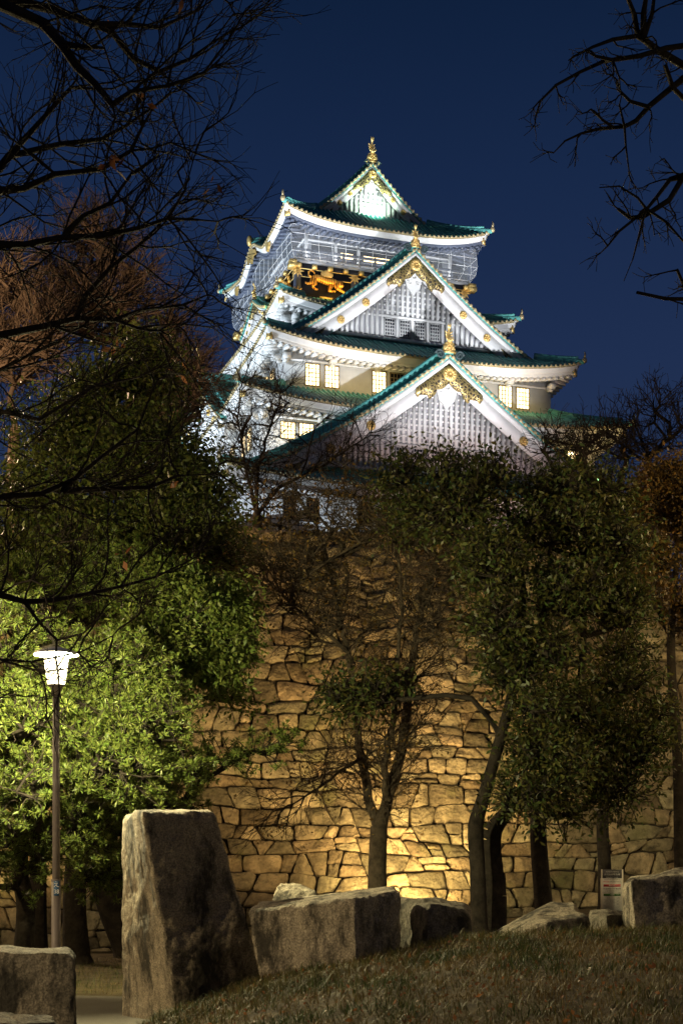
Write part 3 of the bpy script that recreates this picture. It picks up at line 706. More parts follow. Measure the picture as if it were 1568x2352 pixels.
def fine_bump(m, scale, dist):
    t = m.node_tree; N = t.nodes; L = t.links; b = N['Principled BSDF']; co = N.new('ShaderNodeTexCoord')
    n = N.new('ShaderNodeTexNoise'); n.inputs['Scale'].default_value = scale; n.inputs['Detail'].default_value = 4; n.inputs['Roughness'].default_value = .8; L.new(co.outputs['Object'], n.inputs['Vector'])
    v = N.new('ShaderNodeTexVoronoi'); v.inputs['Scale'].default_value = scale * .4; L.new(co.outputs['Object'], v.inputs['Vector'])
    a = N.new('ShaderNodeMath'); a.operation = 'ADD'; L.new(n.outputs['Fac'], a.inputs[0]); L.new(v.outputs['Distance'], a.inputs[1])
    bu = N.new('ShaderNodeBump'); bu.inputs['Strength'].default_value = 1; bu.inputs['Distance'].default_value = dist; L.new(a.outputs[0], bu.inputs['Height'])
    if b.inputs['Normal'].links: L.new(b.inputs['Normal'].links[0].from_socket, bu.inputs['Normal'])
    L.new(bu.outputs[0], b.inputs['Normal'])
M['wall_stone'] = stone_mat('lichened_wall_stone', (.42, .31, .18), (.36, .31, .19), (.24, .25, .09), bump=.06, bs=10)
M['base_stone'] = stone_mat('tower_base_stone', (.40, .31, .22), (.33, .31, .24), (.30, .26, .14), bump=.08, bs=2.5)
fine_bump(M['wall_stone'], 30, .035)
M['crevice'] = mat('dark_crevice', (.05, .04, .03), .95)
def stone_wall(B, F, s0, s1, H, size, rng, depth=.2, seed=0, k=7, Hs=None):
    """F(s, h, out): point of the wall face; irregular courses of separate bulging blocks"""
    lines = [0.0]
    while lines[-1] < H: lines.append(lines[-1] + size * rng.uniform(.62, 1.15))
    sc = (H) / lines[-1]; lines = [l * sc for l in lines]
    ph = [(rng.uniform(0, 6), rng.uniform(0, 6)) for _ in lines]
    def hl(c, s):
        if c == 0 or c == len(lines) - 1: return lines[c]
        a, b = ph[c]; return lines[c] + size * (.13 * math.sin(s / size * .33 + a) + .11 * math.sin(s / size * .8 + b))
    ab = np.concatenate([[-1, -.945], np.linspace(-.84, .84, k - 4), [.945, 1]]); A, Bq = np.meshgrid(ab, ab, indexing='ij')
    edge = np.maximum(np.abs(A), np.abs(Bq))
    for c in range(len(lines) - 1):
        s = s0 + rng.uniform(-1, 0) * size
        lean = rng.uniform(-.1, .1) * size
        while s < s1:
            w = size * rng.choice((rng.uniform(.4, .8), rng.uniform(.8, 1.5), rng.uniform(.8, 1.5), rng.uniform(1.4, 2.3)))
            l2 = rng.uniform(-.30, .30) * size
            if Hs and lines[c] > Hs(s + w * .7) - size * .5: s += w; lean = l2; continue
            parts = [(0, 1)]
            if rng.random() < .24 and w < size * 1.4: m_ = rng.uniform(.4, .65); parts = [(0, m_), (m_, 1)]
            for (ta, tb) in parts:
                g = size * rng.uniform(.004, .028)
                bl, br, tl, tr = s + lean * -1, s + w - l2, s + lean, s + w + l2
                hbl, hbr, htl, htr = hl(c, bl), hl(c, br), hl(c + 1, tl), hl(c + 1, tr)
                def mixh(t): return (hbl + (htl - hbl) * t, hbr + (htr - hbr) * t, bl + (tl - bl) * t, br + (tr - br) * t)
                a0 = mixh(ta); a1 = mixh(tb); j = lambda: rng.uniform(-.05, .05) * size
                q = np.array([[a0[2] + g + j(), a0[0] + g + j()], [a0[3] - g + j(), a0[1] + g + j()], [a1[3] - g + j(), a1[1] - g + j()], [a1[2] + g + j(), a1[0] - g + j()]])
                rd = rng.uniform(.02, .13)
                a_ = A * (1 - rd * Bq ** 4); b_ = Bq * (1 - rd * A ** 4)
                x = (a_ + 1) / 2; y = (b_ + 1) / 2
                S = q[0][0] * (1 - x) * (1 - y) + q[1][0] * x * (1 - y) + q[2][0] * x * y + q[3][0] * (1 - x) * y
                Hh = q[0][1] * (1 - x) * (1 - y) + q[1][1] * x * (1 - y) + q[2][1] * x * y + q[3][1] * (1 - x) * y
                o = depth * (rng.uniform(.2, .7) + .30 * (1 - np.abs(A) ** 4) * (1 - np.abs(Bq) ** 4) + rng.uniform(-.3, .3) * A + rng.uniform(-.2, .35) * Bq)
                o = np.where(edge > .99, -depth * .75, o)
                Pt = np.empty((k, k, 3)); jx = rng.uniform(0, 99)
                for ii in range(k):
                    for jj in range(k):
                        ss, hh = S[ii, jj], Hh[ii, jj]
                        nz = noise.noise(Vector((ss / size * 2.2, hh / size * 2.2, seed))) * .34 + noise.noise(Vector((ss / size * 5.5, hh / size * 5.5, seed + 9))) * .26
                        ss += size * .05 * noise.noise(Vector((ss / size * 3.2, hh / size * 3.2, jx))); hh += size * .05 * noise.noise(Vector((ss / size * 3.2, hh / size * 3.2, jx + 5)))
                        Pt[ii, jj] = F(ss, min(hh, H), o[ii, jj] + (depth * nz if edge[ii, jj] < .99 else 0))
                # snap the second ring outwards so that blocks have steep sides
                t_ = np.full(k * k, rng.random()); h_ = np.full(k * k, rng.random())
                B.grid(Pt, 0, tint=t_, hue=h_)
            s += w; lean = l2
rng = random.Random(11)
YW = 36.0
HW = 11.1; XS = 8.1
def FW_(s, h, o):   # near wall: battered, slightly curved
    h = h * (1 + .035 * noise.noise(Vector((s * .45, 3.3, 0))) * h / 9 + .02 * noise.noise(Vector((s * 1.7, 1.3, 0))) * h / 9)
    return (s, YW + .30 * h + .006 * h * h - o, -.3 + h + .15 * o)
B = MB(); stone_wall(B, FW_, -14.0, 17.0, HW, .47, rng, depth=.13, k=11, Hs=lambda s: HW if s < XS else 8.3)
def backing(B, F, s0, s1, H, o):
    G_ = [[F(s, h, o) for h in np.linspace(0, H, 8)] for s in np.linspace(s0, s1, 8)]
    B.grid(G_, 1, tint=np.zeros(64), hue=np.zeros(64))
backing(B, FW_, -14, XS, HW, -.08); backing(B, FW_, XS, 17, 8.4, -.08)
FR_ = lambda s, h, o: (XS + .05 + .06 * (HW - h) + o, 40.0 + s, h - .3 + .0)
stone_wall(B, lambda s, h, o: FR_(s, 7.5 + h, o), -1.2, 16, HW - 7.5, .52, rng, depth=.1, k=7); backing(B, lambda s, h, o: FR_(s, 7.5 + h, o), -1.0, 16, HW - 7.5, -.08)
w = B.build('stone_wall', ['wall_stone', 'crevice'], None, smooth=False, origin=(0, YW, 0))
tag(w, 'rampart of irregular fitted stones rising behind the standing blocks, lit yellow from below', 'stone wall')
# tower base, in the castle frame
ZT, ZB = 27.6, 10.5
def FB(s, h, o):
    b = .42 * (1 - h / (ZT - ZB)) ** 1.6 * 9 + 0.0
    p = CW(UC + (s - UC) * (1 + b * .0), -7.6 - b - o, ZB + h)
    return tuple(p)
def base_face(B, side):
    Ht = ZT - ZB
    bat = lambda h: 4.6 * (1 - h / Ht) ** 1.5
    if side == 'F':
        f = lambda s, h, o: tuple(CW(UC + (s - UC) * (17.9 + bat(h)) / 17.9, -7.6 - bat(h) - o, ZB + h)); a, b = UC - 17.9, UC + 17.9
    else:
        f = lambda s, h, o: tuple(CW(-6.23 - bat(h) - o, VC + (s - VC) * (25.1 + bat(h)) / 25.1, ZB + h)); a, b = -7.6, 42.6
    stone_wall(B, f, a, b, Ht, 1.35, rng, depth=.28, seed=3, k=8); backing(B, f, a, b, Ht, -.12)
    return f
B = MB(); fF = base_face(B, 'F'); fL = base_face(B, 'L')
B.quads([tuple(CW(*p)) for p in ((-6.23, -7.6, ZT - .1), (29.57, -7.6, ZT - .1), (29.57, 42.6, ZT - .1), (-6.23, 42.6, ZT - .1))], [(0, 1, 2, 3)], 1, tint=np.zeros(4), hue=np.zeros(4))
B.quads([tuple(CW(*p)) for p in ((29.5, -7.5, ZT - .1), (34.1, -12.1, ZB), (34.1, 47, ZB), (29.5, 42.5, ZT - .1))], [(0, 1, 2, 3)], 1, tint=np.zeros(4), hue=np.zeros(4))
w = B.build('tower_base', ['base_stone', 'crevice'], None, origin=tuple(CO))
tag(w, 'tall tapering stone base carrying the white castle tower', 'stone base')
# rail along the edge of the tower base
B = MB()
for i in range(24): u = -5.5 + i * 1.5; B.tube([CW(u, -7.45, ZT - .1), CW(u, -7.45, ZT + .75)], .045, 5)
for z in (.4, .75): B.tube([CW(-5.5, -7.45, ZT + z), CW(29, -7.45, ZT + z)], .045, 5)
tag(B.build('handrail', 'lacquer', None, origin=tuple(CW(UC, -7.45, ZT))), 'thin dark metal rail along the top edge of the tower base', 'railing')

# ------------------------------------------------------------------ ground
HX = [(-9, 0), (-2.3, 0), (-1.75, .24), (-.8, .62), (.0, .79), (.58, .90), (1.3, 1.03), (3.35, 1.13), (6, 1.18), (12, 1.2)]
HB = [(-9, 0), (-1.5, 0), (0, .15), (2.5, .64), (5.6, 1.0), (9, 1.25), (20, 1.4)]
GYv = [(-5, 0), (0, .05), (4, .38), (9, .73), (12.5, .93), (15, 1.0), (40, 1.0)]
def lin(t, x): return float(np.interp(x, [a for a, _ in t], [b for _, b in t]))
def gz(x, y):
    f = lin(HX, x) * lin(GYv, y); t = min(max((y - 15.5) / 5.0, 0), 1); t = t * t * (3 - 2 * t)
    z = f * (1 - t) + lin(HB, x) * t
    return z + .035 * noise.noise(Vector((x * 1.3, y * 1.3, 0))) * min(1, z * 4 + .15) + .02 * noise.noise(Vector((x * 4, y * 4, 2))) * min(1, z * 3)
def soil_mat():
    m = mat('turf_soil', (.075, .056, .026), .95, noise_scale=3.2, noise_amt=.7, bump=.03, bump_scale=30)
    return m
M['soil'] = soil_mat()
M['asphalt'] = mat('pale_asphalt', (.12, .11, .09), .85, noise_scale=60, noise_amt=.35, bump=.006, bump_scale=150)
B = MB()
xs = np.concatenate([[-900, -200, -60, -25], np.linspace(-14, 14, 113), [18, 25, 60, 200, 900]])
ys = np.concatenate([[-300, -60, -12], np.linspace(-4, 28, 129), [30, 33, 37, 45, 80, 200, 900, 3000]])
B.grid([[(x, y, gz(x, y) if abs(x) < 30 and -5 < y < 60 else 0.0) for y in ys] for x in xs])
tag(B.build('ground', 'soil', None, smooth=True), kind='structure')
B = MB(); B.grid([[(x, y, gz(x, y) + .004) for y in np.linspace(12.5, 21.6 + .25 * math.sin(x), 20)] for x in np.linspace(-14, -1.9, 40)])
tag(B.build('path', 'asphalt', None, smooth=True), kind='structure')
B = MB(); B.grid([[(x, y, 8.1) for y in (39.0, 56)] for x in (XS - .5, 500)]); B.grid([[(x, y, 10.72) for y in (40.2, 56)] for x in (-500, XS)]); B.grid([[(x, y, 10.72) for y in (56, 90, 300, 900)] for x in (-500, -60, 80, 500)]); B.grid([[(x, 56, z) for z in (8.0, 10.72)] for x in (XS, 500)])
tag(B.build('upper_ground', 'soil', None), kind='structure')

# ------------------------------------------------------------------ cut stones
def granite(name, base, streak=.75, seed=0, dark=(.03, .027, .02)):
    m = mat(name, base, .9, noise_scale=5, noise_amt=.25, bump=.05, bump_scale=9)
    t = m.node_tree; N = t.nodes; L = t.links; b = N['Principled BSDF']; src = b.inputs['Base Color'].links[0].from_socket
    co = N.new('ShaderNodeTexCoord')
    sp = N.new('ShaderNodeTexNoise'); sp.inputs['Scale'].default_value = 55; sp.inputs['Detail'].default_value = 3; L.new(co.outputs['Object'], sp.inputs['Vector'])
    rs = N.new('ShaderNodeMapRange'); rs.inputs[1].default_value = .35; rs.inputs[2].default_value = .65; rs.inputs[3].default_value = .6; rs.inputs[4].default_value = 1.4; L.new(sp.outputs['Fac'], rs.inputs[0])
    vm = N.new('ShaderNodeVectorMath'); vm.operation = 'SCALE'; L.new(src, vm.inputs[0]); L.new(rs.outputs[0], vm.inputs['Scale'])
    mp = N.new('ShaderNodeMapping'); mp.inputs['Scale'].default_value = (2.6, 2.6, 1.1); mp.inputs['Location'].default_value = (seed, seed * 2, 0); L.new(co.outputs['Object'], mp.inputs[0])
    n = N.new('ShaderNodeTexNoise'); n.inputs['Scale'].default_value = 1.0; n.inputs['Detail'].default_value = 9; n.inputs['Roughness'].default_value = .72; L.new(mp.outputs[0], n.inputs['Vector'])
    r = N.new('ShaderNodeMapRange'); r.inputs[1].default_value = .47; r.inputs[2].default_value = .60; r.inputs[4].default_value = streak; L.new(n.outputs['Fac'], r.inputs[0])
    mx = N.new('ShaderNodeMix'); mx.data_type = 'RGBA'; mx.inputs[7].default_value = (*dark, 1); L.new(r.outputs[0], mx.inputs[0]); L.new(vm.outputs[0], mx.inputs[6]); L.new(mx.outputs[2], b.inputs['Base Color'])
    return m
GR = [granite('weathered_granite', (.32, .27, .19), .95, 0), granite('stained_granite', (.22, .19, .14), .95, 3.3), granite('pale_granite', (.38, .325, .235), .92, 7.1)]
for g_ in GR: fine_bump(g_, 34, .022)
def rock(name, corners, label, m, rough=.03, group='granite blocks on the grass', nz=22, ns=12, seed=0, bev=.05):
    """corners: (xb, yb, xt, yt, d) going round; bottom and top picture directions at distance d"""
    bot = [P(c[0], c[1], c[4]) for c in corners]; top = [P(c[2], c[3], c[4]) for c in corners]
    n = len(corners)
    def loop(c):
        out = []
        for i in range(n):
            a, b = c[i], c[(i + 1) % n]
            for k in range(ns): out.append(a + (b - a) * k / ns)
        out = np.array(out)
        L_ = out.copy()
        for _ in range(1): L_ = (np.roll(L_, 1, 0) + 2 * L_ + np.roll(L_, -1, 0)) / 4
        return L_
    lb, lt = loop(bot), loop(top); cen = lt.mean(0); rows = []
    for k in range(nz + 1):
        t = k / nz; R_ = lb + (lt - lb) * t
        ins = bev * max(0, 1 - (1 - t) * nz / 2.0) ** 2
        c = R_.mean(0); dv = c - R_; dv[:, 2] = 0; ln = np.linalg.norm(dv, axis=1)[:, None]
        rows.append(R_ + dv / ln * ins)
    for k in range(1, 7):
        f = 1 - k / 6.0; rr = cen + (rows[nz] - cen) * f; rr[:, 2] += .02 * (1 - f); rows.append(rr)
    G_ = np.array(rows); c0 = G_.reshape(-1, 3).mean(0)
    for i in range(G_.shape[0]):
        for j in range(G_.shape[1]):
            p = G_[i, j]; q = Vector(p) + Vector((seed * 7.7, 0, 0)); dn = p - c0; dn = dn / (np.linalg.norm(dn) + 1e-6)
            a = rough * (noise.noise(q * 1.6) * 1.6 + noise.noise(q * 5) * .9 + noise.noise(q * 13) * .55 + noise.noise(q * 30) * .4)
            G_[i, j] = p + dn * a
    G_ = np.concatenate([G_, G_[:, :1]], 1)
    B = MB(); B.grid(G_)
    base = (lb[:, 0].mean(), lb[:, 1].mean(), max(0.0, float(lb[:, 2].mean())))
    o = B.build(name, m, None, smooth=True, origin=base)
    try:
        o.data.set_sharp_from_angle(angle=math.radians(38))
    except Exception: pass
    return tag(o, label, 'stone block', group)
rock('stone_block', [(280, 2430, 281, 1874, 18.5), (420, 2410, 324, 1863, 17.0), (640, 2380, 493, 1864, 17.5), (600, 2380, 470, 1866, 18.9), (330, 2390, 312, 1868, 19.2)], 'tallest upright granite slab leaning at the bottom, beside the asphalt path', GR[0], .03, seed=1, nz=70, ns=30)
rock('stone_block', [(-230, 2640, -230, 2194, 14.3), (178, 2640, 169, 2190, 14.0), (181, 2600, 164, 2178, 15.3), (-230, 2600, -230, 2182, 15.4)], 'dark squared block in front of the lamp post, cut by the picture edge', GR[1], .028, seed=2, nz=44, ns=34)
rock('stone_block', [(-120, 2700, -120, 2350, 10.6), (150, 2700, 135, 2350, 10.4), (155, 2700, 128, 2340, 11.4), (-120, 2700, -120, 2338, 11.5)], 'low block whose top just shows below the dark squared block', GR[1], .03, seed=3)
rock('stone_block', [(615, 2330, 569, 2090, 16.0), (822, 2320, 812, 2064, 15.2), (928, 2310, 917, 2050, 15.7), (915, 2300, 905, 2040, 17.0), (640, 2310, 590, 2072, 17.4)], 'wide granite block with a pale left face right of the tallest slab', GR[2], .03, seed=4, nz=44, ns=34)
rock('stone_block', [(618, 2300, 626, 2046, 19.0), (735, 2300, 729, 2050, 18.7), (735, 2300, 722, 2040, 19.8), (625, 2300, 640, 2030, 19.9)], 'small grey block peeping over the top of the wide pale-faced block', GR[2], .05, seed=5, bev=.09)
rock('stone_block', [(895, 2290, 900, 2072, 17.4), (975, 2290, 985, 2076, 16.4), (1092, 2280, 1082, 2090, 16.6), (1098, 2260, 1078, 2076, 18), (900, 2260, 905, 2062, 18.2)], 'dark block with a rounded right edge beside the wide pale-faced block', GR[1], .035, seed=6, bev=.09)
rock('stone_block', [(1080, 2230, 1100, 2160, 16.6), (1180, 2230, 1175, 2142, 15.9), (1272, 2230, 1262, 2112, 15.7), (1372, 2220, 1352, 2108, 16.2), (1370, 2210, 1326, 2074, 17.2), (1265, 2210, 1268, 2072, 17.4), (1100, 2210, 1108, 2150, 17.3)], 'boulder with a long sloping top in front of the tree trunks', GR[0], .035, seed=7, bev=.06)
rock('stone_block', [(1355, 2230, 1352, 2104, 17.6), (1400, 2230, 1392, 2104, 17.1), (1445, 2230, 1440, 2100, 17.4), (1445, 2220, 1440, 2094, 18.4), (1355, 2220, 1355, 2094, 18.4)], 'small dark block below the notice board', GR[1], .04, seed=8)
rock('stone_block', [(1436, 2240, 1431, 2030, 16.6), (1462, 2240, 1452, 2022, 15.7), (1760, 2240, 1760, 1986, 15.9), (1760, 2220, 1760, 1980, 17.4), (1440, 2220, 1440, 2012, 17.6)], 'big pale streaked block at the right picture edge', GR[2], .035, seed=9, nz=40, ns=34)

# ------------------------------------------------------------------ street lamp
M['post'] = mat('lamp_post_paint', (.20, .17, .155), .5, noise_scale=4, noise_amt=.15)
def lantern_mat():
    m = bpy.data.materials.new('lit_lantern_glass'); m.use_nodes = True; t = m.node_tree; N = t.nodes; L = t.links; N.remove(N['Principled BSDF'])
    e = N.new('ShaderNodeEmission'); e.inputs[0].default_value = (1.0, .88, .56, 1); e.inputs[1].default_value = 9; tr = N.new('ShaderNodeBsdfTransparent'); mx = N.new('ShaderNodeMixShader'); mx.inputs[0].default_value = .45
    L.new(tr.outputs[0], mx.inputs[1]); L.new(e.outputs[0], mx.inputs[2]); L.new(mx.outputs[0], N['Material Output'].inputs[0]); return m
M['lantern'] = lantern_mat()
M['shade'] = mat('white_acrylic_shade', (.8, .78, .72), .4)
M['plate'] = mat('blue_number_plate', (.05, .12, .24), .5)
M['letter_white'] = mat('white_lettering', (.75, .75, .72), .6)
LD = 19.8; lx = (129 - CX) / FPX * LD; kz = lambda y: EYE + (HY - y) / FPX * LD; px = LD / FPX
LAMP = thing('street_lamp', (lx, LD, 0), 'glowing street lamp on a hexagonal grey post by the green trees', 'street lamp')
B = MB(); B.tube([(lx, LD, -.05), (lx, LD, kz(2022))], 11.5 * px, 6); B.tube([(lx, LD, kz(2022)), (lx, LD, kz(1600))], [9.5 * px, 8.2 * px], 6)
B.tube([(lx, LD, kz(2026)), (lx, LD, kz(2020))], 12.5 * px, 6); B.tube([(lx, LD, kz(1600)), (lx, LD, kz(1580)), (lx, LD, kz(1574))], [10 * px, 13 * px, 24 * px], 8)
B.build('post', 'post', LAMP)
B = MB(); B.tube([(lx, LD, kz(1572)), (lx, LD, kz(1540)), (lx, LD, kz(1508))], [20 * px, 25 * px, 29 * px], 10); B.build('lantern', 'lantern', LAMP, smooth=True)
point('lamp_bulb', (lx, LD, kz(1535)), 5200, (1.0, .88, .48), .07)
B = MB(); B.grid([[(lx + r_ * px * math.cos(a_), LD + r_ * px * math.sin(a_), kz(y_)) for a_ in np.linspace(0, 2 * math.pi, 33)] for r_, y_ in ((2, 1498), (28, 1498), (51, 1505), (53, 1503), (48, 1499), (16, 1488), (1, 1486))])
for k in range(0): B.tube([(lx + 19 * px * math.cos(a), LD + 19 * px * math.sin(a), kz(1574)), (lx + 31 * px * math.cos(a), LD + 31 * px * math.sin(a), kz(1498))], .012, 4)
B.build('lamp_shade', 'shade', LAMP, smooth=True)
def lettering(name, body, size, loc, parent, m='letter_white', rx=math.pi / 2, rz=0.0, align='CENTER', rot=None):
    c = bpy.data.curves.new(name, 'FONT'); c.body = body; c.size = size; c.align_x = align; c.align_y = 'CENTER'; c.extrude = size * .008
    o = bpy.data.objects.new(name, c); me = bpy.data.meshes.new_from_object(o)
    bpy.data.objects.remove(o); o = bpy.data.objects.new(name, me); COL.objects.link(o)
    me.materials.clear(); me.materials.append(M[m])
    o.parent = parent; o.location = loc; o.rotation_euler = rot if rot else (rx, 0, rz); return o
B = MB(); pw = 6.2 * px; B.box((lx + 3.2 * px - pw, LD - .078, kz(2058)), (lx + 3.2 * px + pw, LD - .068, kz(2024))); B.build('number_plate', 'plate', LAMP)
lettering('lettering', 'え', 15 * px, (3.2 * px, -.080, kz(2033)), LAMP); lettering('lettering', '38', 13 * px, (3.2 * px, -.080, kz(2049)), LAMP)

# ------------------------------------------------------------------ notice board
M['board'] = mat('white_board_frame', (.62, .56, .45), .6); M['paper'] = mat('printed_sheet', (.60, .58, .52), .6)
M['ink_grey'] = mat('grey_print', (.10, .10, .10), .7); M['ink_red'] = mat('red_print', (.55, .06, .06), .7); M['ink_green'] = mat('green_print', (.04, .12, .02), .7); M['ink_blue'] = mat('blue_print', (.12, .28, .34), .7)
SD = 32.0; sp = SD / FPX; s_x = (1405 - CX) / FPX * SD; s_z = EYE + (HY - 2098) / FPX * SD
SIGN = thing('notice_board', (s_x, SD, s_z), 'white folding notice board with a dark heading and red and green bars', 'sign')
SIGN['world_built'] = 0; SIGN.rotation_euler = (0, 0, math.radians(-12))
sh = 100 * sp; sw = 44 * sp; tilt = .085
def bp(a, d, z): return (a, d + z * tilt / sh * 1.0, z)
B = MB()
def slab(B, a0, a1, z0, z1, d0, d1): B.hexa([bp(a0, d0, z0), bp(a1, d0, z0), bp(a1, d1, z0), bp(a0, d1, z0), bp(a0, d0, z1), bp(a1, d0, z1), bp(a1, d1, z1), bp(a0, d1, z1)])
slab(B, -sw / 2, sw / 2, .015, sh, -.012, .004); B.build('panel', 'paper', SIGN)
B = MB(); slab(B, -sw / 2 - .03, -sw / 2, 0, sh + .005, -.02, .012); slab(B, sw / 2, sw / 2 + .03, 0, sh + .005, -.02, .012)
for a in (-sw / 2 - .015, sw / 2 + .015):
    B.tube([(a - .01, tilt * .8, sh * .80), (a - .02, .36, 0.0)], .015, 4); B.tube([(a, .0, .012), (a - .02, .36, .012)], .012, 4)
B.build('frame', 'board', SIGN)
def bar(z0, z1, a0, a1, m): B = MB(); slab(B, a0, a1, sh * z0, sh * z1, -.0145, -.0125); B.build('printed_band', m, SIGN)
bar(.80, 1.0, -sw / 2, sw / 2, 'ink_grey'); bar(.605, .66, -sw * .44, sw * .44, 'ink_red'); bar(.39, .445, -sw * .44, sw * .44, 'ink_green'); bar(.015, .06, -sw / 2, sw / 2, 'ink_blue')
ta = math.atan(tilt / sh)
def line_(z, s, body, m, a=0.0): lettering('lettering', body, s * sw, (a * sw, -.0165 + sh * z * tilt / sh, sh * z), SIGN, m, rot=(math.pi / 2 - ta, 0, 0))
line_(.945, .085, '大阪城天守閣から', 'letter_white'); line_(.885, .118, '大切なお知らせ', 'letter_white'); line_(.825, .085, 'Important Notice', 'letter_white')
line_(.770, .085, '2025年4月1日(火)から', 'ink_grey'); line_(.718, .076, '開館時間', 'ink_red', -.31); line_(.718, .072, 'と入館料が変わります。', 'ink_grey', .13)
line_(.632, .085, '開館時間', 'letter_white'); line_(.632, .045, 'Opening hours', 'letter_white', .32); line_(.555, .115, '午前9時〜午後6時', 'ink_grey'); line_(.505, .062, '(入館は閉館の30分前まで)', 'ink_grey'); line_(.465, .066, '9:00am - 6:00pm (last entry 5:30pm)', 'ink_grey')
line_(.417, .085, '入館料', 'letter_white'); line_(.417, .045, 'Admission', 'letter_white', .3); line_(.345, .085, '大人', 'ink_grey', -.18); line_(.345, .09, '1,200', 'ink_grey', .3)
line_(.275, .07, '大学生・高校生', 'ink_grey', -.15); line_(.275, .09, '600', 'ink_grey', .3); line_(.205, .07, '中学生以下', 'ink_grey', -.15); line_(.205, .075, '無料', 'ink_grey', .3)
B = MB()
for z in (.31, .24, .165): slab(B, -sw * .42, sw * .42, sh * z, sh * z + .003, -.0145, -.0125)
slab(B, sw * .12, sw * .125, sh * .165, sh * .385, -.0146, -.0125)
for i in range(5): slab(B, -sw * .38, sw * (.42 - .05 * (i % 3)), sh * (.145 - i * .018), sh * (.145 - i * .018) + .003, -.0145, -.0125)
B.build('printed_rule', 'ink_grey', SIGN)
# ------------------------------------------------------------------ trees
M['bark'] = mat('grey_brown_bark', (.085, .065, .042), .95, noise_scale=4, noise_amt=.7, bump=.05, bump_scale=14)
M['bark_dark'] = mat('dark_bark', (.034, .027, .019), .95, noise_scale=4, noise_amt=.7, bump=.05, bump_scale=14)
M['bark_red'] = mat('reddish_twig_bark', (.17, .115, .075), .95, noise_scale=2, noise_amt=.3)
def leaf_mat(name, base, alt, trans=.35, rough=.45):
    m = mat(name, base, rough, spec=.35, tint=.45, tint_col=alt)
    t = m.node_tree; N = t.nodes; L = t.links; b = N['Principled BSDF']; src = b.inputs['Base Color'].links[0].from_socket
    tr = N.new('ShaderNodeBsdfTranslucent'); L.new(src, tr.inputs[0]); mx = N.new('ShaderNodeMixShader'); mx.inputs[0].default_value = trans
    L.new(b.outputs[0], mx.inputs[1]); L.new(tr.outputs[0], mx.inputs[2]); L.new(mx.outputs[0], N['Material Output'].inputs[0]); return m
M['leaf_camphor'] = leaf_mat('glossy_evergreen_leaf', (.07, .11, .02), (.13, .13, .03))
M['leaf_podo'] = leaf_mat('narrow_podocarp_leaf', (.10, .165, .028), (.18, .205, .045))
M['leaf_dark'] = leaf_mat('dark_evergreen_leaf', (.05, .085, .022), (.11, .095, .025))
M['leaf_olive'] = leaf_mat('olive_autumn_leaf', (.13, .10, .025), (.20, .11, .03))
M['leaf_dry'] = leaf_mat('withered_leaf', (.16, .06, .025), (.22, .10, .04))

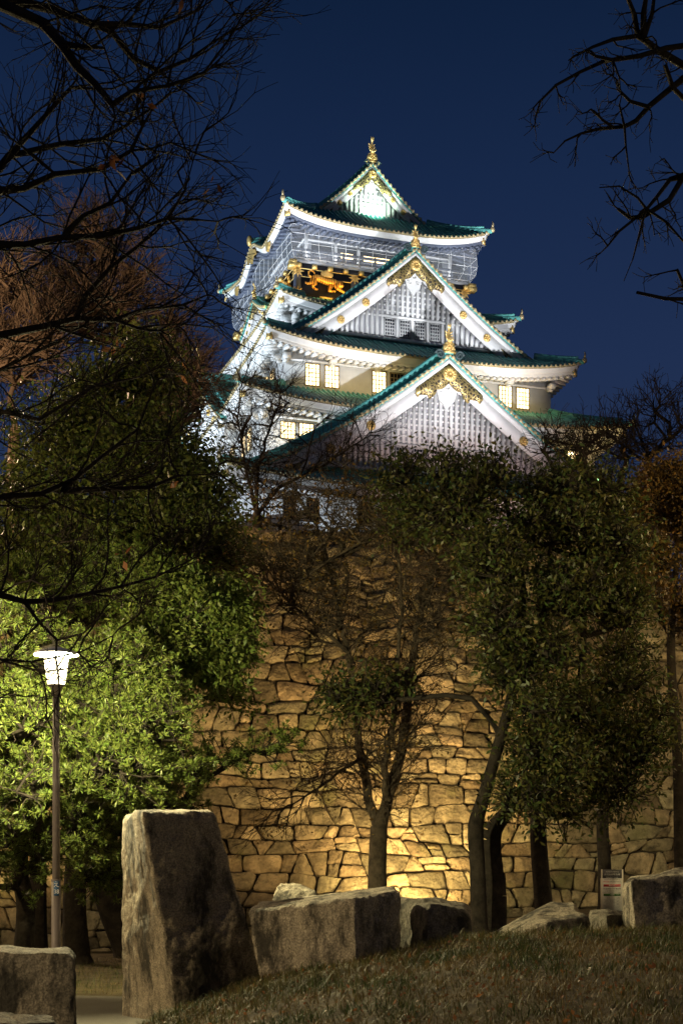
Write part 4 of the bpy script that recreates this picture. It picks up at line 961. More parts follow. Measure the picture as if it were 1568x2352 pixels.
class Skel:
    def __init__(s): s.p = []; s.par = []; s.len = []; s.fix = []
    def node(s, p, par, r=0.0):
        p = np.asarray(p, float); s.p.append(p); s.par.append(par); s.fix.append(r)
        s.len.append(0 if par < 0 else s.len[par] + np.linalg.norm(p - s.p[par])); return len(s.p) - 1
    def path(s, pts, par, r=None):
        for i, p in enumerate(pts): par = s.node(p, par, 0 if r is None else r[i])
        return par
    def reach(s, targets, rng, step=.5, wob=.12, up=.25, pl=.35, start=0):
        """join every target to the nearest part of the skeleton by a bent branch"""
        ends = []
        tr = np.array(s.p[start]); targets = sorted(targets, key=lambda t: np.linalg.norm(np.array(t) - tr))
        for t in targets:
            A = np.array(s.p[start:]); d = np.linalg.norm(A - t, axis=1) + pl * .3 * np.array(s.len[start:])
            d += np.where(A[:, 2] > t[2] + .1, (A[:, 2] - t[2]) * .8, 0)
            i = int(np.argmin(d)) + start; a = s.p[i]; L = np.linalg.norm(t - a); n = max(1, int(L / step + .5))
            par = s.par[i]; dr = (a - s.p[par]) if par >= 0 else np.array([0, 0, 1.0]); dr = dr / (np.linalg.norm(dr) + 1e-6)
            c = a + dr * L * .35 + np.array([0, 0, up * L * .25]); k = i
            for j in range(1, n + 1):
                u = j / n; q = (1 - u) ** 2 * a + 2 * u * (1 - u) * c + u * u * np.array(t)
                if j < n: q = q + np.array([rng.gauss(0, 1) for _ in range(3)]) * wob * step
                k = s.node(q, k)
            ends.append(k)
        return ends
    def twigs(s, ends, rng, lens=(.5, .25), n=(4, 3), spread=.9, droop=0.0):
        fr = ends
        for L, m in zip(lens, n):
            new = []
            for e in fr:
                par = s.par[e]; d0 = s.p[e] - s.p[par]; d0 = d0 / (np.linalg.norm(d0) + 1e-6)
                for _ in range(m):
                    d = d0 + np.array([rng.gauss(0, 1) for _ in range(3)]) * spread * .6; d[2] += .15 - droop; d /= np.linalg.norm(d)
                    l = L * rng.uniform(.5, 1.2); k = s.node(s.p[e] + d * l * .5, e)
                    d2 = d + np.array([rng.gauss(0, 1) for _ in range(3)]) * .3; d2 /= np.linalg.norm(d2)
                    new.append(s.node(s.p[k] + d2 * l * .5, k))
            fr = new
        return fr
    def radii(s, tip=.006, ex=.45, rmax=None):
        n = len(s.p); c = np.zeros(n); ch = np.zeros(n, int)
        for i in range(n): 
            if s.par[i] >= 0: ch[s.par[i]] += 1
        for i in range(n - 1, -1, -1):
            if ch[i] == 0: c[i] = 1
            if s.par[i] >= 0: c[s.par[i]] += c[i]
        r = np.minimum(tip * c ** ex, rmax or .048)
        f = np.array(s.fix); return np.where(f > 0, np.maximum(f, r * 0 + f), r)
    def mesh(s, tip=.006, ex=.45, rmax=None, cut=.012):
        r = s.radii(tip, ex, rmax); Pn = np.array(s.p); par = np.array(s.par); B = MB()
        i = np.where(par >= 0)[0]; r0 = r[par[i]].copy()
        thin = r0 > r[i] * 1.7; r0[thin] = r[i][thin] * 1.35
        d = Pn[i] - Pn[par[i]]; ext = Pn[i] + d * .04
        C = MB()
        for lo, hi, sd, b in ((0, cut, 3, C), (cut, .05, 5, B), (.05, 9, 9, B)):
            k = (r[i] >= lo) & (r[i] < hi); b.frusta(Pn[par[i]][k], ext[k], r0[k], r[i][k], sd)
        return B, C
def smooth_trunk(tr, k=4):
    Q = [np.array(p, float) for p, _ in tr]; R_ = [r for _, r in tr]; out = []
    for i in range(len(Q) - 1):
        a, b, c, d = Q[max(i - 1, 0)], Q[i], Q[i + 1], Q[min(i + 2, len(Q) - 1)]
        for j in range(k):
            t = j / k
            out.append((.5 * (2 * b + (c - a) * t + (2 * a - 5 * b + 4 * c - d) * t * t + (3 * b - a - 3 * c + d) * t ** 3), R_[i] + (R_[i + 1] - R_[i]) * t))
    a0 = out[0]; out[0] = (a0[0], a0[1] * 1.22)
    return out + [(Q[-1], R_[-1])]
def lump_targets(lumps, n, rng, shell=.55, shrink=0.0):
    lumps = [(c, tuple(max(a * .35, a - shrink) for a in r)) for c, r in lumps]
    vols = [(a * b * c) ** .65 for (_, (a, b, c)) in lumps]; out = []
    for _ in range(n):
        (c, r) = rng.choices(lumps, vols)[0]
        d = np.array([rng.gauss(0, 1) for _ in range(3)]); d /= np.linalg.norm(d)
        out.append(np.array(c) + d * np.array(r) * rng.uniform(shell, 1.0) ** .6 * (rng.uniform(1.05, 1.55) if rng.random() < .30 and d[2] < .45 else 1))
    return out
def PL(x, y, d, rx, ry, rd):   # a crown lump seen at (x, y), d metres away, radii in picture units (depth radius in metres)
    return (P(x, y, d), (rx / FPX * d, rd, ry / FPX * d))
def leaves(B, C, nrg, size, aspect, spread, per, droop=.2, whorl=False):
    """per leaves around each centre"""
    C = np.repeat(np.asarray(C), per, 0); n = len(C)
    off = nrg.normal(0, 1, (n, 3)); rr = spread * np.abs(nrg.normal(.55, .35, n))[:, None]; off /= np.linalg.norm(off, axis=1)[:, None]
    if whorl:
        D = off + np.array([0, 0, .25]); D /= np.linalg.norm(D, axis=1)[:, None]; base = C + off * size * .15
    else:
        D = nrg.normal(0, 1, (n, 3)); D[:, 2] -= droop * 2; D = D * .7 + off * .6; D /= np.linalg.norm(D, axis=1)[:, None]; base = C + off * rr
    S = np.cross(D, nrg.normal(0, 1, (n, 3))); S /= np.linalg.norm(S, axis=1)[:, None]
    l = (size * nrg.uniform(.65, 1.25, n))[:, None]; w = l * aspect / 2
    N_ = np.cross(D, S)
    V = np.stack([base, base + D * l * .45 + S * w - N_ * l * .05, base + D * l, base + D * l * .45 - S * w - N_ * l * .05], 1).reshape(-1, 3)
    Q = np.arange(n * 4).reshape(n, 4)
    B.quads(V, Q, 0, tint=np.repeat(nrg.random(n), 4), hue=np.repeat(nrg.random(n), 4))
def leafy(name, label, group, base, trunk, lumps, n, seed, leaf, bark='bark_dark', size=.09, aspect=.42, spread=.28, per=26, whorl=False, tip=.007, extra=1, droop=.25, start=0, cat='tree', clump=None, rmax=None, ex=.45, upd=.25):
    rng = random.Random(seed); nrg = np.random.default_rng(seed)
    T = thing(name, base, label, cat, group); S = Skel()
    trunk = smooth_trunk(trunk); k = S.node(trunk[0][0], -1, trunk[0][1])
    for p, r in trunk[1:]: k = S.node(p, k, r)
    ends = S.reach(lump_targets(lumps, n, rng, shrink=spread * 1.1), rng, step=.55, wob=.16, start=start, up=upd)
    tips = S.twigs(ends, rng, lens=(.45 * spread / .28,), n=(extra,), spread=1.0) if extra else ends
    S.mesh(tip, ex, rmax, cut=0)[0].build('trunk', bark, T, smooth=True)
    B = MB(); leaves(B, [S.p[i] for i in tips], nrg, size, aspect, spread, per, whorl=whorl, droop=droop)
    if clump: leaves(B, [S.p[i] for i in ends], nrg, size, aspect, spread, clump, whorl=whorl, droop=droop)
    B.build('crown', leaf, T)
    return T
def bare(name, label, group, base, trunk, lumps, n, seed, bark='bark_dark', tip=.005, lens=(.6, .35), nn=(4, 3), step=.6, wob=.16, ex=.45, cat='tree', limbs=None, spread=.9, upd=.25, dry=0, rmax=None, droop=0.0, side_l=(.25, .9), side_n=2):
    rng = random.Random(seed); nrg = np.random.default_rng(seed)
    T = thing(name, base, label, cat, group); S = Skel(); k = -1
    for p, r in smooth_trunk(trunk): k = S.node(p, k, r)
    side = []
    for lb in (limbs or []):
        pts, r0, r1 = lb[:3]; a = np.array(pts[0]); i = int(np.argmin(np.linalg.norm(np.array(S.p) - a, axis=1)))
        dense = [a]
        for p, q in zip(pts[:-1], pts[1:]):
            m = max(1, int(np.linalg.norm(np.array(q) - p) / .22))
            for j in range(1, m + 1):
                z = np.array(p) + (np.array(q) - np.array(p)) * j / m
                if j < m: z = z + np.array([rng.gauss(0, .018) for _ in range(3)])
                dense.append(z)
        rr = np.linspace(r0, r1, len(dense))
        if np.linalg.norm(S.p[i] - a) < .03: dense, rr, = dense[1:], rr[1:]
        for p, r in zip(dense, rr):
            i = S.node(p, i, r); side.append((i, r))
    ends = S.reach(lump_targets(lumps, n, rng, .3, sum(lens) * .5), rng, step=step, wob=wob, up=upd) if n else []
    if side:
        sp = []
        for (i, r) in side:
            for _ in range(side_n):
                if rng.random() < .75:
                    par = S.par[i]; d0 = S.p[i] - S.p[par]; d0 /= np.linalg.norm(d0) + 1e-6
                    d = d0 * .8 + np.array([rng.gauss(0, .8), rng.gauss(0, .5), rng.gauss(.1 - droop, .75)]); d /= np.linalg.norm(d)
                    L = rng.uniform(*side_l) * min(1.0, .35 + r * 40); k = i
                    for j in range(4):
                        k = S.node(S.p[k] + d * L / 4, k); d = d + np.array([rng.gauss(0, .25) for _ in range(3)]) + np.array([0, 0, .05 - droop * .3]); d /= np.linalg.norm(d)
                        if j in (1, 2) : sp.append(k)
                    sp.append(k)
        ends = ends + sp
    tips = S.twigs(ends, rng, lens=lens, n=nn, spread=spread, droop=droop)
    tb, cb = S.mesh(tip, ex, rmax or .09, cut=tip * (1.12 if limbs and not n else 1.7)); tb.build('trunk', bark, T, smooth=True); cb.build('crown', bark, T, smooth=True)
    if dry:
        B = MB(); leaves(B, [S.p[i] for i in rng.sample(tips, min(dry, len(tips)))], nrg, .10 if not n else .085, .5, .08 if not n else .15, 3); B.build('withered_leaves', 'leaf_dry' if not n else 'leaf_olive', T)
    return T

def G(x, y): return (x, y, gz(x, y) - .05)
def px_limb(pts, d0, d1, r0, r1):
    n = len(pts); return ([P(x, y, d0 + (d1 - d0) * i / max(1, n - 1)) for i, (x, y) in enumerate(pts)], r0, r1)

# podocarp trees beside the lamp, lit green
g0 = G(-5.65, 27.0)
leafy('podocarp_tree', 'bright green narrow-leaved tree right behind the lamp at the left edge', 'trees at the foot of the stone wall', g0,
      [(g0, .19), (P(60, 2090, 27), .17), (P(45, 1990, 27), .15), (P(60, 1850, 26.5), .12), (P(70, 1700, 26), .1), (P(60, 1520, 26), .06)],
      [PL(30, 1450, 23.5, 150, 100, 1.3), PL(10, 1640, 23.0, 150, 110, 1.2), PL(120, 1720, 24.0, 160, 120, 1.3), PL(60, 1860, 25, 140, 110, 1.3), PL(-60, 1750, 25, 120, 250, 1.5), PL(150, 1560, 25.5, 130, 110, 1.2), PL(30, 1970, 26, 120, 80, .9), PL(20, 2040, 26.5, 70, 40, .6), PL(110, 1950, 25.5, 70, 80, .8), PL(70, 1800, 22.5, 90, 90, .7)],
      560, 21, 'leaf_podo', size=.095, aspect=.17, spread=.26, per=36, whorl=True, extra=4)
g0 = G(-5.25, 30.5)
leafy('podocarp_tree', 'broad narrow-leaved tree with a low branch reaching right across the stone wall', 'trees at the foot of the stone wall', g0,
      [(g0, .30), (P(172, 2100, 30.5), .24), (P(176, 1980, 30.3), .22), (P(190, 1850, 29.5), .18), (P(230, 1720, 28.5), .12), (P(280, 1580, 28), .08)],
      [PL(270, 1560, 24.5, 130, 110, 1.2), PL(330, 1660, 24.3, 140, 90, 1.2), PL(240, 1760, 24, 150, 100, 1.2), PL(330, 1840, 25, 110, 70, 1.0), PL(400, 1770, 25, 110, 60, .8), PL(500, 1755, 26, 90, 30, .5), PL(600, 1725, 26.5, 70, 30, .5), PL(650, 1712, 26.8, 60, 26, .4), PL(270, 1930, 27, 110, 70, 1.0), PL(230, 2010, 27.5, 80, 60, .8), PL(200, 1900, 25, 80, 80, .8), PL(300, 1990, 28, 70, 50, .7), PL(420, 1850, 26, 60, 50, .6), PL(545, 1895, 25, 24, 18, .2)],
      620, 22, 'leaf_podo', size=.095, aspect=.17, spread=.26, per=34, whorl=True, extra=4)
# broad-leaved evergreens, left
g0 = G(-4.4, 33)
leafy('camphor_tree', 'large dark broad-leaved evergreen towering left of the castle', 'trees at the foot of the stone wall', g0,
      [(g0, .42), (P(235, 1980, 33), .36), (P(250, 1750, 33), .32), (P(270, 1500, 33), .26), (P(290, 1250, 33), .2), (P(310, 1000, 33), .12)],
      [PL(330, 840, 33, 80, 75, 1.2), PL(250, 930, 33, 120, 90, 1.6), PL(350, 915, 33, 50, 90, 1.2), PL(150, 1010, 33, 120, 90, 1.6), PL(330, 1080, 32, 150, 120, 2.2), PL(425, 1090, 32.5, 75, 95, 1.6), PL(485, 1180, 33, 65, 90, 1.4), PL(120, 1160, 32, 140, 100, 2.0), PL(390, 1220, 31.5, 150, 90, 2.0), PL(210, 1270, 31.5, 150, 100, 2.0), PL(60, 1290, 32, 110, 90, 1.6), PL(510, 1290, 32, 80, 60, 1.2)],
      700, 23, 'leaf_camphor', size=.13, aspect=.45, spread=.42, per=17, extra=4)
g0 = G(-3.6, 28.5)
leafy('camphor_tree', 'lamp-lit glossy evergreen in front of the stone wall, between the lamp and the wide rampart', 'trees at the foot of the stone wall', g0,
      [(g0, .2), (P(330, 2060, 28.5), .17), (P(345, 1800, 28.5), .14), (P(390, 1600, 28), .1), (P(420, 1480, 28), .06)],
      [PL(350, 1470, 26.3, 110, 70, 1.0), PL(450, 1440, 27, 100, 80, 1.0), PL(520, 1480, 27.5, 65, 90, .9), PL(470, 1550, 27, 90, 60, .9), PL(530, 1400, 28, 60, 60, .8), PL(400, 1370, 28, 110, 70, 1.0), PL(520, 1600, 28, 60, 30, .6)],
      330, 24, 'leaf_podo', size=.105, aspect=.42, spread=.26, per=22, extra=4)  # lighter podocarp leaf colour, lamp brightness put into the leaves
g0 = G(-6.3, 31.8)
leafy('shrubby_tree', 'olive evergreen filling the gap above the lamp', 'trees at the foot of the stone wall', g0,
      [(g0, .2), (P(90, 1800, 31.8), .16), (P(110, 1500, 31.5), .11), (P(130, 1380, 31), .07)],
      [PL(120, 1390, 29.5, 150, 70, 1.3), PL(20, 1340, 30, 100, 70, 1.2), PL(230, 1390, 29.5, 110, 70, 1.2), PL(300, 1310, 30, 110, 60, 1.2)],
      260, 25, 'leaf_podo', size=.10, aspect=.2, spread=.28, per=28, whorl=True, extra=4)
# evergreens, right
g0 = G(2.52, 28)
leafy('evergreen_tree', 'forked evergreen with a pale lower trunk, behind the sloping boulder', 'evergreens right of the bare forked tree', g0,
      [(g0, .17), (P(1096, 2000, 28), .14), (P(1092, 1900, 28), .15), (P(1110, 1830, 27.8), .12), (P(1150, 1690, 27.5), .10), (P(1180, 1560, 27.5), .08), (P(1200, 1350, 27.5), .06), (P(1160, 1150, 27.5), .04)],
      [PL(1010, 1085, 27.5, 62, 60, .9), PL(925, 1105, 28, 52, 60, .8), PL(1122, 1105, 27.5, 58, 60, .8), PL(1040, 1180, 27.5, 120, 70, 1.2), PL(1130, 1300, 27, 90, 90, 1.2), PL(1140, 1440, 27, 90, 70, 1.0), PL(960, 1200, 28.5, 80, 60, 1.0), PL(1180, 1540, 27.5, 80, 90, 1.0), PL(840, 1600, 28, 110, 55, .8)],
      380, 31, 'leaf_dark', size=.115, aspect=.42, spread=.32, per=10, tip=.0095, extra=4)
g0 = G(2.85, 28.9)
leafy('evergreen_tree', 'dark leaning evergreen just right of the pale forked trunk', 'evergreens right of the bare forked tree', g0,
      [(g0, .26), (P(1135, 2060, 28.9), .23), (P(1126, 1930, 28.9), .2), (P(1160, 1870, 28.8), .13), (P(1230, 1800, 28.4), .1), (P(1320, 1650, 28), .08), (P(1340, 1400, 28), .06), (P(1330, 1200, 28), .04)],
      [PL(1300, 1130, 28, 90, 55, 1.0), PL(1230, 1150, 28, 60, 50, .9), PL(1380, 1150, 28.5, 90, 70, 1.0), PL(1270, 1220, 27.5, 110, 70, 1.2), PL(1400, 1270, 28, 100, 80, 1.2), PL(1300, 1370, 27.5, 110, 80, 1.2), PL(1420, 1400, 28, 80, 80, 1.0), PL(1260, 1500, 27, 80, 60, .9), PL(1240, 1640, 26.8, 80, 60, .9)],
      380, 32, 'leaf_dark', size=.115, aspect=.42, spread=.32, per=10, tip=.0095, extra=4)
g0 = G(4.0, 30)
leafy('evergreen_tree', 'dark evergreen whose low crown hangs over the sloping boulder', 'evergreens right of the bare forked tree', g0,
      [(g0, .2), (P(1245, 2050, 30), .18), (P(1235, 1880, 30), .16), (P(1260, 1750, 29.8), .11), (P(1300, 1620, 29.5), .07)],
      [PL(1210, 1830, 27, 90, 60, .9), PL(1290, 1760, 27.5, 100, 80, 1.0), PL(1220, 1730, 27.5, 70, 70, .9), PL(1310, 1640, 28, 90, 70, 1.0), PL(1290, 1870, 28, 70, 40, .7)],
      200, 33, 'leaf_dark', size=.115, aspect=.42, spread=.30, per=9, tip=.009, extra=4)
g0 = G(5.72, 33.3)
leafy('evergreen_tree', 'dark evergreen rising behind the notice board', 'evergreens right of the bare forked tree', g0,
      [(g0, .16), (P(1388, 2000, 33.3), .15), (P(1383, 1880, 33.2), .13), (P(1400, 1700, 32.5), .09), (P(1420, 1550, 31.5), .06)],
      [PL(1400, 1820, 28.5, 100, 70, 1.0), PL(1450, 1720, 28.5, 90, 80, 1.0), PL(1380, 1680, 29, 80, 70, 1.0), PL(1500, 1650, 29, 60, 60, .8), PL(1420, 1580, 29, 90, 60, .9), PL(1440, 1500, 29.5, 80, 60, .9)],
      210, 34, 'leaf_dark', size=.115, aspect=.42, spread=.30, per=9, tip=.009, extra=4)
g0 = G(7.1, 31.5)
leafy('yellowing_tree', 'thin yellowish tree at the right picture edge', None, g0,
      [(g0, .16), (P(1562, 2000, 31.5), .13), (P(1556, 1750, 31.5), .11), (P(1540, 1500, 31.5), .09), (P(1552, 1300, 31.5), .06), (P(1560, 1150, 31.5), .04)],
      [PL(1540, 1120, 31.5, 80, 55, 1.1), PL(1600, 1200, 31.5, 80, 80, 1.2), PL(1500, 1180, 31.5, 60, 50, .9), PL(1520, 1290, 31.5, 50, 50, .8), PL(1590, 1400, 31.5, 60, 80, 1.0)],
      230, 35, 'leaf_olive', size=.10, aspect=.45, spread=.30, per=20, extra=4)
# olive understorey on the terrace, between the walls
for i, (x, y, rx, ry, sd) in enumerate(((820, 1160, 110, 60, 41), (640, 1190, 80, 60, 42), (1180, 1200, 120, 60, 43))):
    b = P(x, 1420, 41.5 + i); b[2] = 10.7
    lab = ('olive small tree above the middle of the stone wall', 'olive small tree at the left end of the open stone wall, below the castle corner', 'olive small tree above the stone wall, hidden among the right evergreens')[i]
    leafy('terrace_tree', lab, 'small trees on the wall top', b, [(b, .07), (P(x + 5, y, 41.5 + i), .04)],
          [PL(x - rx * .4, y, 41.5 + i, rx * .6, ry, 1.2), PL(x + rx * .4, y + 10, 41.5 + i, rx * .6, ry, 1.2), PL(x, y + 70, 41.5 + i, rx * .8, ry * .7, 1.2)], (26, 26, 60)[i], sd, 'leaf_olive', size=.12, aspect=.45, spread=.34, per=7, extra=3)
# the bare tree with a forked trunk
g0 = G(.72, 30.2)
bare('bare_tree', 'leafless tree with a forked trunk rising behind the wide pale-faced block', 'leafless trees', g0,
     [(g0, .23), (P(866, 2010, 30.2), .185), (P(870, 1900, 30.2), .17)],
     [PL(700, 1300, 30, 110, 90, 1.3), PL(820, 1220, 30, 130, 90, 1.4), PL(960, 1220, 30, 130, 90, 1.4), PL(1020, 1350, 29.5, 110, 100, 1.3), PL(760, 1430, 30, 80, 60, 1.1), PL(1000, 1440, 29.5, 70, 70, 1.0), PL(660, 1380, 30, 70, 70, .9), PL(850, 1130, 30, 130, 50, 1.0), PL(700, 1170, 30, 100, 60, 1.0)],
     270, 51, 'bark', dry=1500, tip=.0045, lens=(.55, .35), nn=(3, 2), step=.5, upd=.6, ex=.42,
     limbs=[px_limb([(870, 1900), (845, 1840), (828, 1740), (818, 1640), (800, 1500), (770, 1380), (745, 1260), (720, 1190)], 30.2, 30.5, .10, .022),
            px_limb([(870, 1900), (900, 1800), (925, 1700), (940, 1580), (955, 1450), (985, 1330), (1030, 1230), (1060, 1170)], 30.2, 29.5, .125, .024),
            px_limb([(890, 1840), (880, 1760), (905, 1640), (915, 1500), (920, 1350), (905, 1220)], 30.0, 29.0, .075, .02),
            px_limb([(828, 1740), (760, 1790), (700, 1830), (640, 1860)], 30, 29.5, .035, .01),
            px_limb([(800, 1500), (720, 1430), (650, 1370), (610, 1300)], 30.3, 30, .05, .012)])
# leafless tree in front of the castle's left corner, on the terrace
b = P(600, 1420, 46); b[2] = 10.7
bare('bare_tree', 'leafless tree crossing the lit lower storeys at the castle left corner', 'leafless trees', b,
     [(b, .22), (P(590, 1180, 46), .13)],
     [PL(570, 960, 46, 80, 80, 2), PL(650, 920, 46, 80, 70, 2), PL(720, 980, 46, 110, 60, 2), PL(780, 1060, 46, 90, 50, 2), PL(640, 1060, 46, 90, 60, 2), PL(520, 1040, 46, 50, 60, 1.5), PL(560, 880, 46, 40, 40, 1.2)],
     36, 52, tip=.0042, lens=(.7, .4), nn=(3, 3), step=.6,
     limbs=[px_limb([(590, 1180), (640, 1120), (720, 1080), (800, 1030), (850, 1000)], 46, 46, .07, .012), px_limb([(590, 1180), (590, 1080), (620, 980), (650, 900)], 46, 46, .07, .012), px_limb([(590, 1180), (560, 1060), (545, 960), (555, 880)], 46, 46, .06, .012)])
# far right leafless trees beside the castle
for i, (x, top, w, sd, lab) in enumerate(((1500, 870, 75, 53, 'leafless tree standing clear against the sky at the right edge'), (1390, 930, 85, 54, 'leafless tree crossing the right end of the castle eaves'))):
    d = 62; b = P(x - 20 * i, 1330, d); b[2] = 10.7
    bare('bare_tree', lab, 'leafless trees', b, [(b, .3), (P(x, 1230, d), .26), (P(x - 5, 1120, d), .22)],
         [PL(x, top + 70, d, w, 70, 2.5), PL(x - w * .7, top + 120, d, w * .7, 60, 2), PL(x + w * .6, top + 110, d, w * .7, 70, 2), PL(x, top + 170, d, w * 1.2, 60, 2.5)],
         70, sd, tip=.0085, lens=(1.0, .6), nn=(3, 3), step=.8)
b = P(1290, 1330, 50); b[2] = 10.7
bare('bare_tree', 'low leafless tree over the right slope of the big lower gable', 'leafless trees', b, [(b, .16), (P(1295, 1180, 50), .12), (P(1300, 1090, 50), .10)],
     [PL(1270, 1020, 50, 70, 50, 1.5), PL(1350, 1030, 50, 70, 50, 1.5), PL(1310, 1080, 50, 80, 40, 1.5)], 50, 55, tip=.007, lens=(.7, .4), nn=(3, 3))
# tall leafless zelkovas, warm lit, far left
for i, (x, top, w, sd, lab) in enumerate(((30, 580, 85, 61, 'brownish leafless tree nearest the left edge, behind the dark evergreen'), (220, 480, 105, 62, 'tallest brownish leafless tree behind the dark evergreen'), (390, 690, 70, 63, 'lower brownish leafless tree between the dark evergreen and the castle'))):
    d = 56 + 3 * i; b = P(x, 1400, d); b[2] = 10.7
    bare('zelkova_tree', lab, 'brownish trees at the far left', b, [(b, .34), (P(x, 1100, d), .26), (P(x + 5, top + 400, d), .16)],
         [PL(x, top + 90, d, w, 90, 3), PL(x - w * .8, top + 190, d, w * .7, 110, 2.5), PL(x + w * .8, top + 190, d, w * .7, 110, 2.5), PL(x, top + 250, d, w * 1.3, 100, 3)],
         230, sd, 'bark_red', tip=.009, lens=(1.2, .7), nn=(4, 4), step=1.0, spread=.7, upd=.6)
# overhanging leafless tree, upper left, trunk outside the picture
b = (-5.2, 12.5, 0)
TL = [px_limb(*a) for a in (
    ([(-420, 60), (-200, 10), (0, 7), (98, 51), (145, 105), (218, 192), (258, 240), (301, 210), (385, 196), (468, 167)], 12.4, 11.5, .085, .008),
    ([(145, 100), (190, 106), (236, 109)], 12.1, 12, .03, .012),
    ([(-420, 60), (-200, -60), (36, 0), (127, 22), (214, 54), (254, 69), (308, 134), (367, 163), (436, 134), (486, 98), (534, 33)], 12.4, 12.8, .07, .006),
    ([(214, 54), (287, 54), (367, 62), (454, 22), (500, -10)], 12.5, 13, .028, .006),
    ([(-440, 640), (-200, 520), (0, 385), (22, 356), (62, 312), (120, 247), (163, 200), (225, 203)], 12.4, 13, .07, .010),
    ([(44, 352), (138, 330), (232, 319), (290, 287), (370, 232), (410, 200)], 12.7, 13, .028, .006),
    ([(-430, 560), (-200, 470), (0, 437), (54, 432), (127, 399), (232, 388), (301, 345), (327, 290), (350, 250)], 12.4, 12, .06, .007),
    ([(-440, 720), (-200, 600), (0, 561), (58, 561), (145, 544), (189, 497), (254, 465), (301, 399), (363, 356)], 12.4, 12.2, .065, .007),
    ([(145, 543), (236, 541), (319, 523), (385, 501), (454, 504), (501, 508)], 12.3, 12.5, .028, .006),
    ([(385, 501), (425, 436), (443, 370)], 12.4, 12.5, .014, .005),
    ([(-450, 900), (-200, 830), (0, 769), (95, 750), (175, 731), (263, 734), (324, 712), (419, 700), (476, 677)], 12.4, 13.2, .07, .007),
    ([(175, 731), (196, 679), (254, 613), (319, 563), (363, 519), (400, 470)], 12.8, 13, .03, .006),
    ([(263, 734), (316, 753), (366, 761), (411, 750)], 12.9, 13, .016, .005),
    ([(114, 746), (213, 780), (282, 799)], 12.7, 12.5, .016, .005),
    ([(-450, 1010), (-200, 920), (0, 849), (76, 810), (152, 772)], 12.4, 12, .04, .008),
    ([(-450, 1120), (-200, 1000), (0, 944), (88, 963), (152, 925), (213, 887), (300, 870)], 12.4, 12.2, .045, .007),
    ([(-460, 1300), (-200, 1180), (0, 1142), (95, 1134), (171, 1100), (236, 1047), (316, 986), (354, 887)], 12.4, 13, .06, .007),
    ([(145, 1127), (228, 1123), (343, 1119), (411, 1092), (495, 1089)], 12.7, 13, .03, .006),
    ([(-460, 1500), (-200, 1390), (0, 1366), (57, 1382), (126, 1378), (206, 1363), (278, 1347), (358, 1325), (430, 1290)], 12.4, 13, .055, .006),
    ([(57, 1385), (90, 1430), (130, 1470), (190, 1455), (250, 1400)], 12.6, 12.4, .016, .005),
    ([(-200, 1540), (0, 1650 - 135), (70, 1520), (180, 1500), (260, 1460)], 12.5, 12.5, .018, .005),
)]
bare('overhanging_tree', 'leafless tree whose dark branches hang into the upper left of the sky', None, b,
     [(b, .34), ((-5.1, 12.5, 2.0), .28)] + [(P(-440 + 1.0 * i, 1500 - 130 * i, 12.4), .26 - .012 * i) for i in range(12)], [], 0, 71, 'bark_dark', tip=.0024, lens=(.34, .22), nn=(2, 2), limbs=TL, dry=26, spread=.7, ex=.5)
# overhanging tree, upper right
b = (4.5, 11.6, 0)
TR = [px_limb(*a) for a in (
    ([(1900, 300), (1568, 149), (1508, 113), (1477, 88), (1462, 70), (1456, 30), (1436, -20)], 11.6, 11.2, .045, .016),
    ([(1477, 88), (1477, 30), (1485, -20)], 11.3, 11.2, .028, .016), ([(1475, 92), (1497, 30), (1503, -20)], 11.3, 11.2, .02, .012),
    ([(1462, 82), (1407, 90), (1361, 107), (1319, 128), (1306, 137)], 11.3, 11, .018, .005),
    ([(1900, 200), (1568, 105), (1529, 110), (1468, 128), (1407, 137), (1386, 140), (1331, 165), (1276, 195), (1242, 229), (1230, 265), (1227, 290)], 11.6, 10.8, .034, .004),
    ([(1407, 137), (1367, 128), (1358, 117)], 11.1, 11, .014, .008),
    ([(1401, 143), (1422, 177), (1425, 213)], 11.1, 11, .010, .004),
    ([(1900, 60), (1568, 180), (1541, 201), (1489, 244), (1459, 277), (1434, 290), (1373, 296), (1334, 306), (1297, 323), (1271, 350)], 11.6, 11, .04, .004),
    ([(1487, 244), (1447, 232), (1425, 210), (1416, 183)], 11.3, 11.2, .016, .008), ([(1407, 291), (1383, 274), (1358, 251)], 11.2, 11, .012, .008),
    ([(1434, 290), (1437, 335), (1444, 390), (1454, 411)], 11.2, 11, .010, .003), ([(1434, 288), (1422, 240), (1428, 215)], 11.2, 11.1, .010, .004),
    ([(1900, 420), (1568, 402), (1538, 411), (1508, 451), (1483, 481), (1422, 530), (1395, 564), (1380, 579)], 11.6, 11, .034, .004),
    ([(1568, 405), (1535, 460), (1477, 497), (1447, 500), (1420, 480)], 11.4, 11.2, .024, .012),
    ([(1483, 478), (1465, 454), (1422, 427), (1378, 430)], 11.2, 11, .012, .004),
    ([(1480, 490), (1465, 548), (1453, 594), (1433, 643)], 11.2, 11, .010, .003), ([(1489, 481), (1529, 509), (1570, 555), (1600, 600)], 11.2, 11, .013, .005),
    ([(1900, 640), (1568, 687), (1529, 686), (1465, 672)], 11.6, 11.2, .026, .012), ([(1900, 700), (1570, 655), (1555, 620)], 11.6, 11.4, .02, .012), ([(1900, 330), (1575, 230), (1545, 200), (1528, 150)], 11.6, 11.3, .03, .016),
)]
bare('overhanging_tree', 'leafless tree whose knobbly pruned branches enter from the upper right', None, b,
     [(b, .3), ((4.3, 11.6, 2.5), .26)] + [(P(1900, 1150 - 110 * i, 11.6), .24 - .012 * i) for i in range(13)], [], 0, 72, 'bark_dark', tip=.0026, lens=(.13,), nn=(2,), limbs=TR, spread=1.1, droop=.28, side_l=(.08, .3), side_n=1)

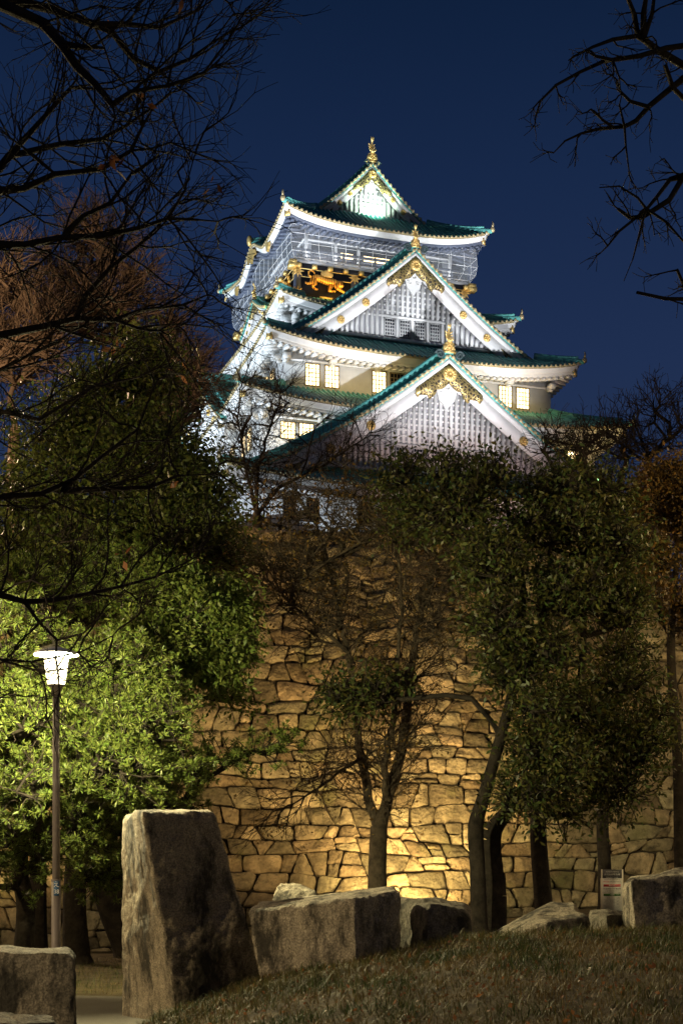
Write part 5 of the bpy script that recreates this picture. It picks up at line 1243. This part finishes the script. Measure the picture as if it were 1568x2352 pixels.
# ------------------------------------------------------------------ grass and litter
M['grass'] = leaf_mat('winter_grass', (.15, .105, .036), (.045, .068, .016), .2, .6)
nrg = np.random.default_rng(5)
def blades(n, xr, yr, hmin, hmax, keep=None):
    x = nrg.uniform(*xr, n); y = yr[0] + (yr[1] - yr[0]) * nrg.random(n)
    k = np.abs(x + .0) < (y * .235 + .2); x, y = x[k], y[k]
    z = np.array([gz(a, b) for a, b in zip(x, y)]); k = z > .05 if keep is None else keep(x, y, z); x, y, z = x[k], y[k], z[k]; n = len(x)
    clump = np.array([noise.noise(Vector((a * 1.6, b * 1.6, 7))) for a, b in zip(x, y)])
    base = np.stack([x, y, z - .01], 1); a = nrg.uniform(0, 6.28, n); lean = np.abs(nrg.normal(.75, .5, n))
    D = np.stack([np.cos(a) * lean, np.sin(a) * lean, np.ones(n)], 1); D /= np.linalg.norm(D, axis=1)[:, None]
    h = (nrg.uniform(hmin, hmax, n) * (1 + .5 * clump))[:, None]; S = np.stack([-np.sin(a), np.cos(a), np.zeros(n)], 1) * nrg.uniform(.0022, .0045, n)[:, None]
    mid = base + D * h * .55; D2 = D + np.stack([np.cos(a), np.sin(a), -np.full(n, .45)], 1) * .5; tipp = mid + D2 / np.linalg.norm(D2, axis=1)[:, None] * h * .5
    V = np.stack([base - S, base + S, mid + S * .8, mid - S * .8, tipp + S * .15, tipp - S * .15], 1).reshape(-1, 3)
    i = np.arange(n)[:, None] * 6; Q = np.concatenate([i + np.array([[0, 1, 2, 3]]), i + np.array([[3, 2, 4, 5]])])
    hue = np.clip(.45 + clump * 1.3 + nrg.normal(0, .25, n), 0, 1); tint = nrg.random(n)
    return V, Q, np.repeat(tint, 6), np.repeat(hue, 6)
B = MB()
for args in ((52000, (-3, 4.2), (8.3, 17.5), .04, .12), (9000, (-2, 4.4), (12.5, 17.0), .06, .16)):
    V, Q, t, h = blades(*args); B.quads(V, Q, 0, tint=t, hue=h)
V, Q, t, h = blades(9000, (-7.5, -2.5), (21.9, 33), .04, .12, keep=lambda x, y, z: y > 21.7); B.quads(V, Q, 0, tint=t, hue=h)
tag(B.build('grass', 'grass', None), 'short half-dry winter grass on the mound', 'grass', kind='stuff')
B = MB(); n = 1800
x = nrg.uniform(-2, 4, n); y = nrg.uniform(8.5, 16.5, n); c = np.array([(a, b, gz(a, b) + .02) for a, b in zip(x, y) if gz(a, b) > .1])
leaves(B, c, nrg, .045, .6, .01, 1); tag(B.build('fallen_leaves', 'leaf_dry', None), 'withered brown leaves scattered over the grass', 'leaves', kind='stuff')
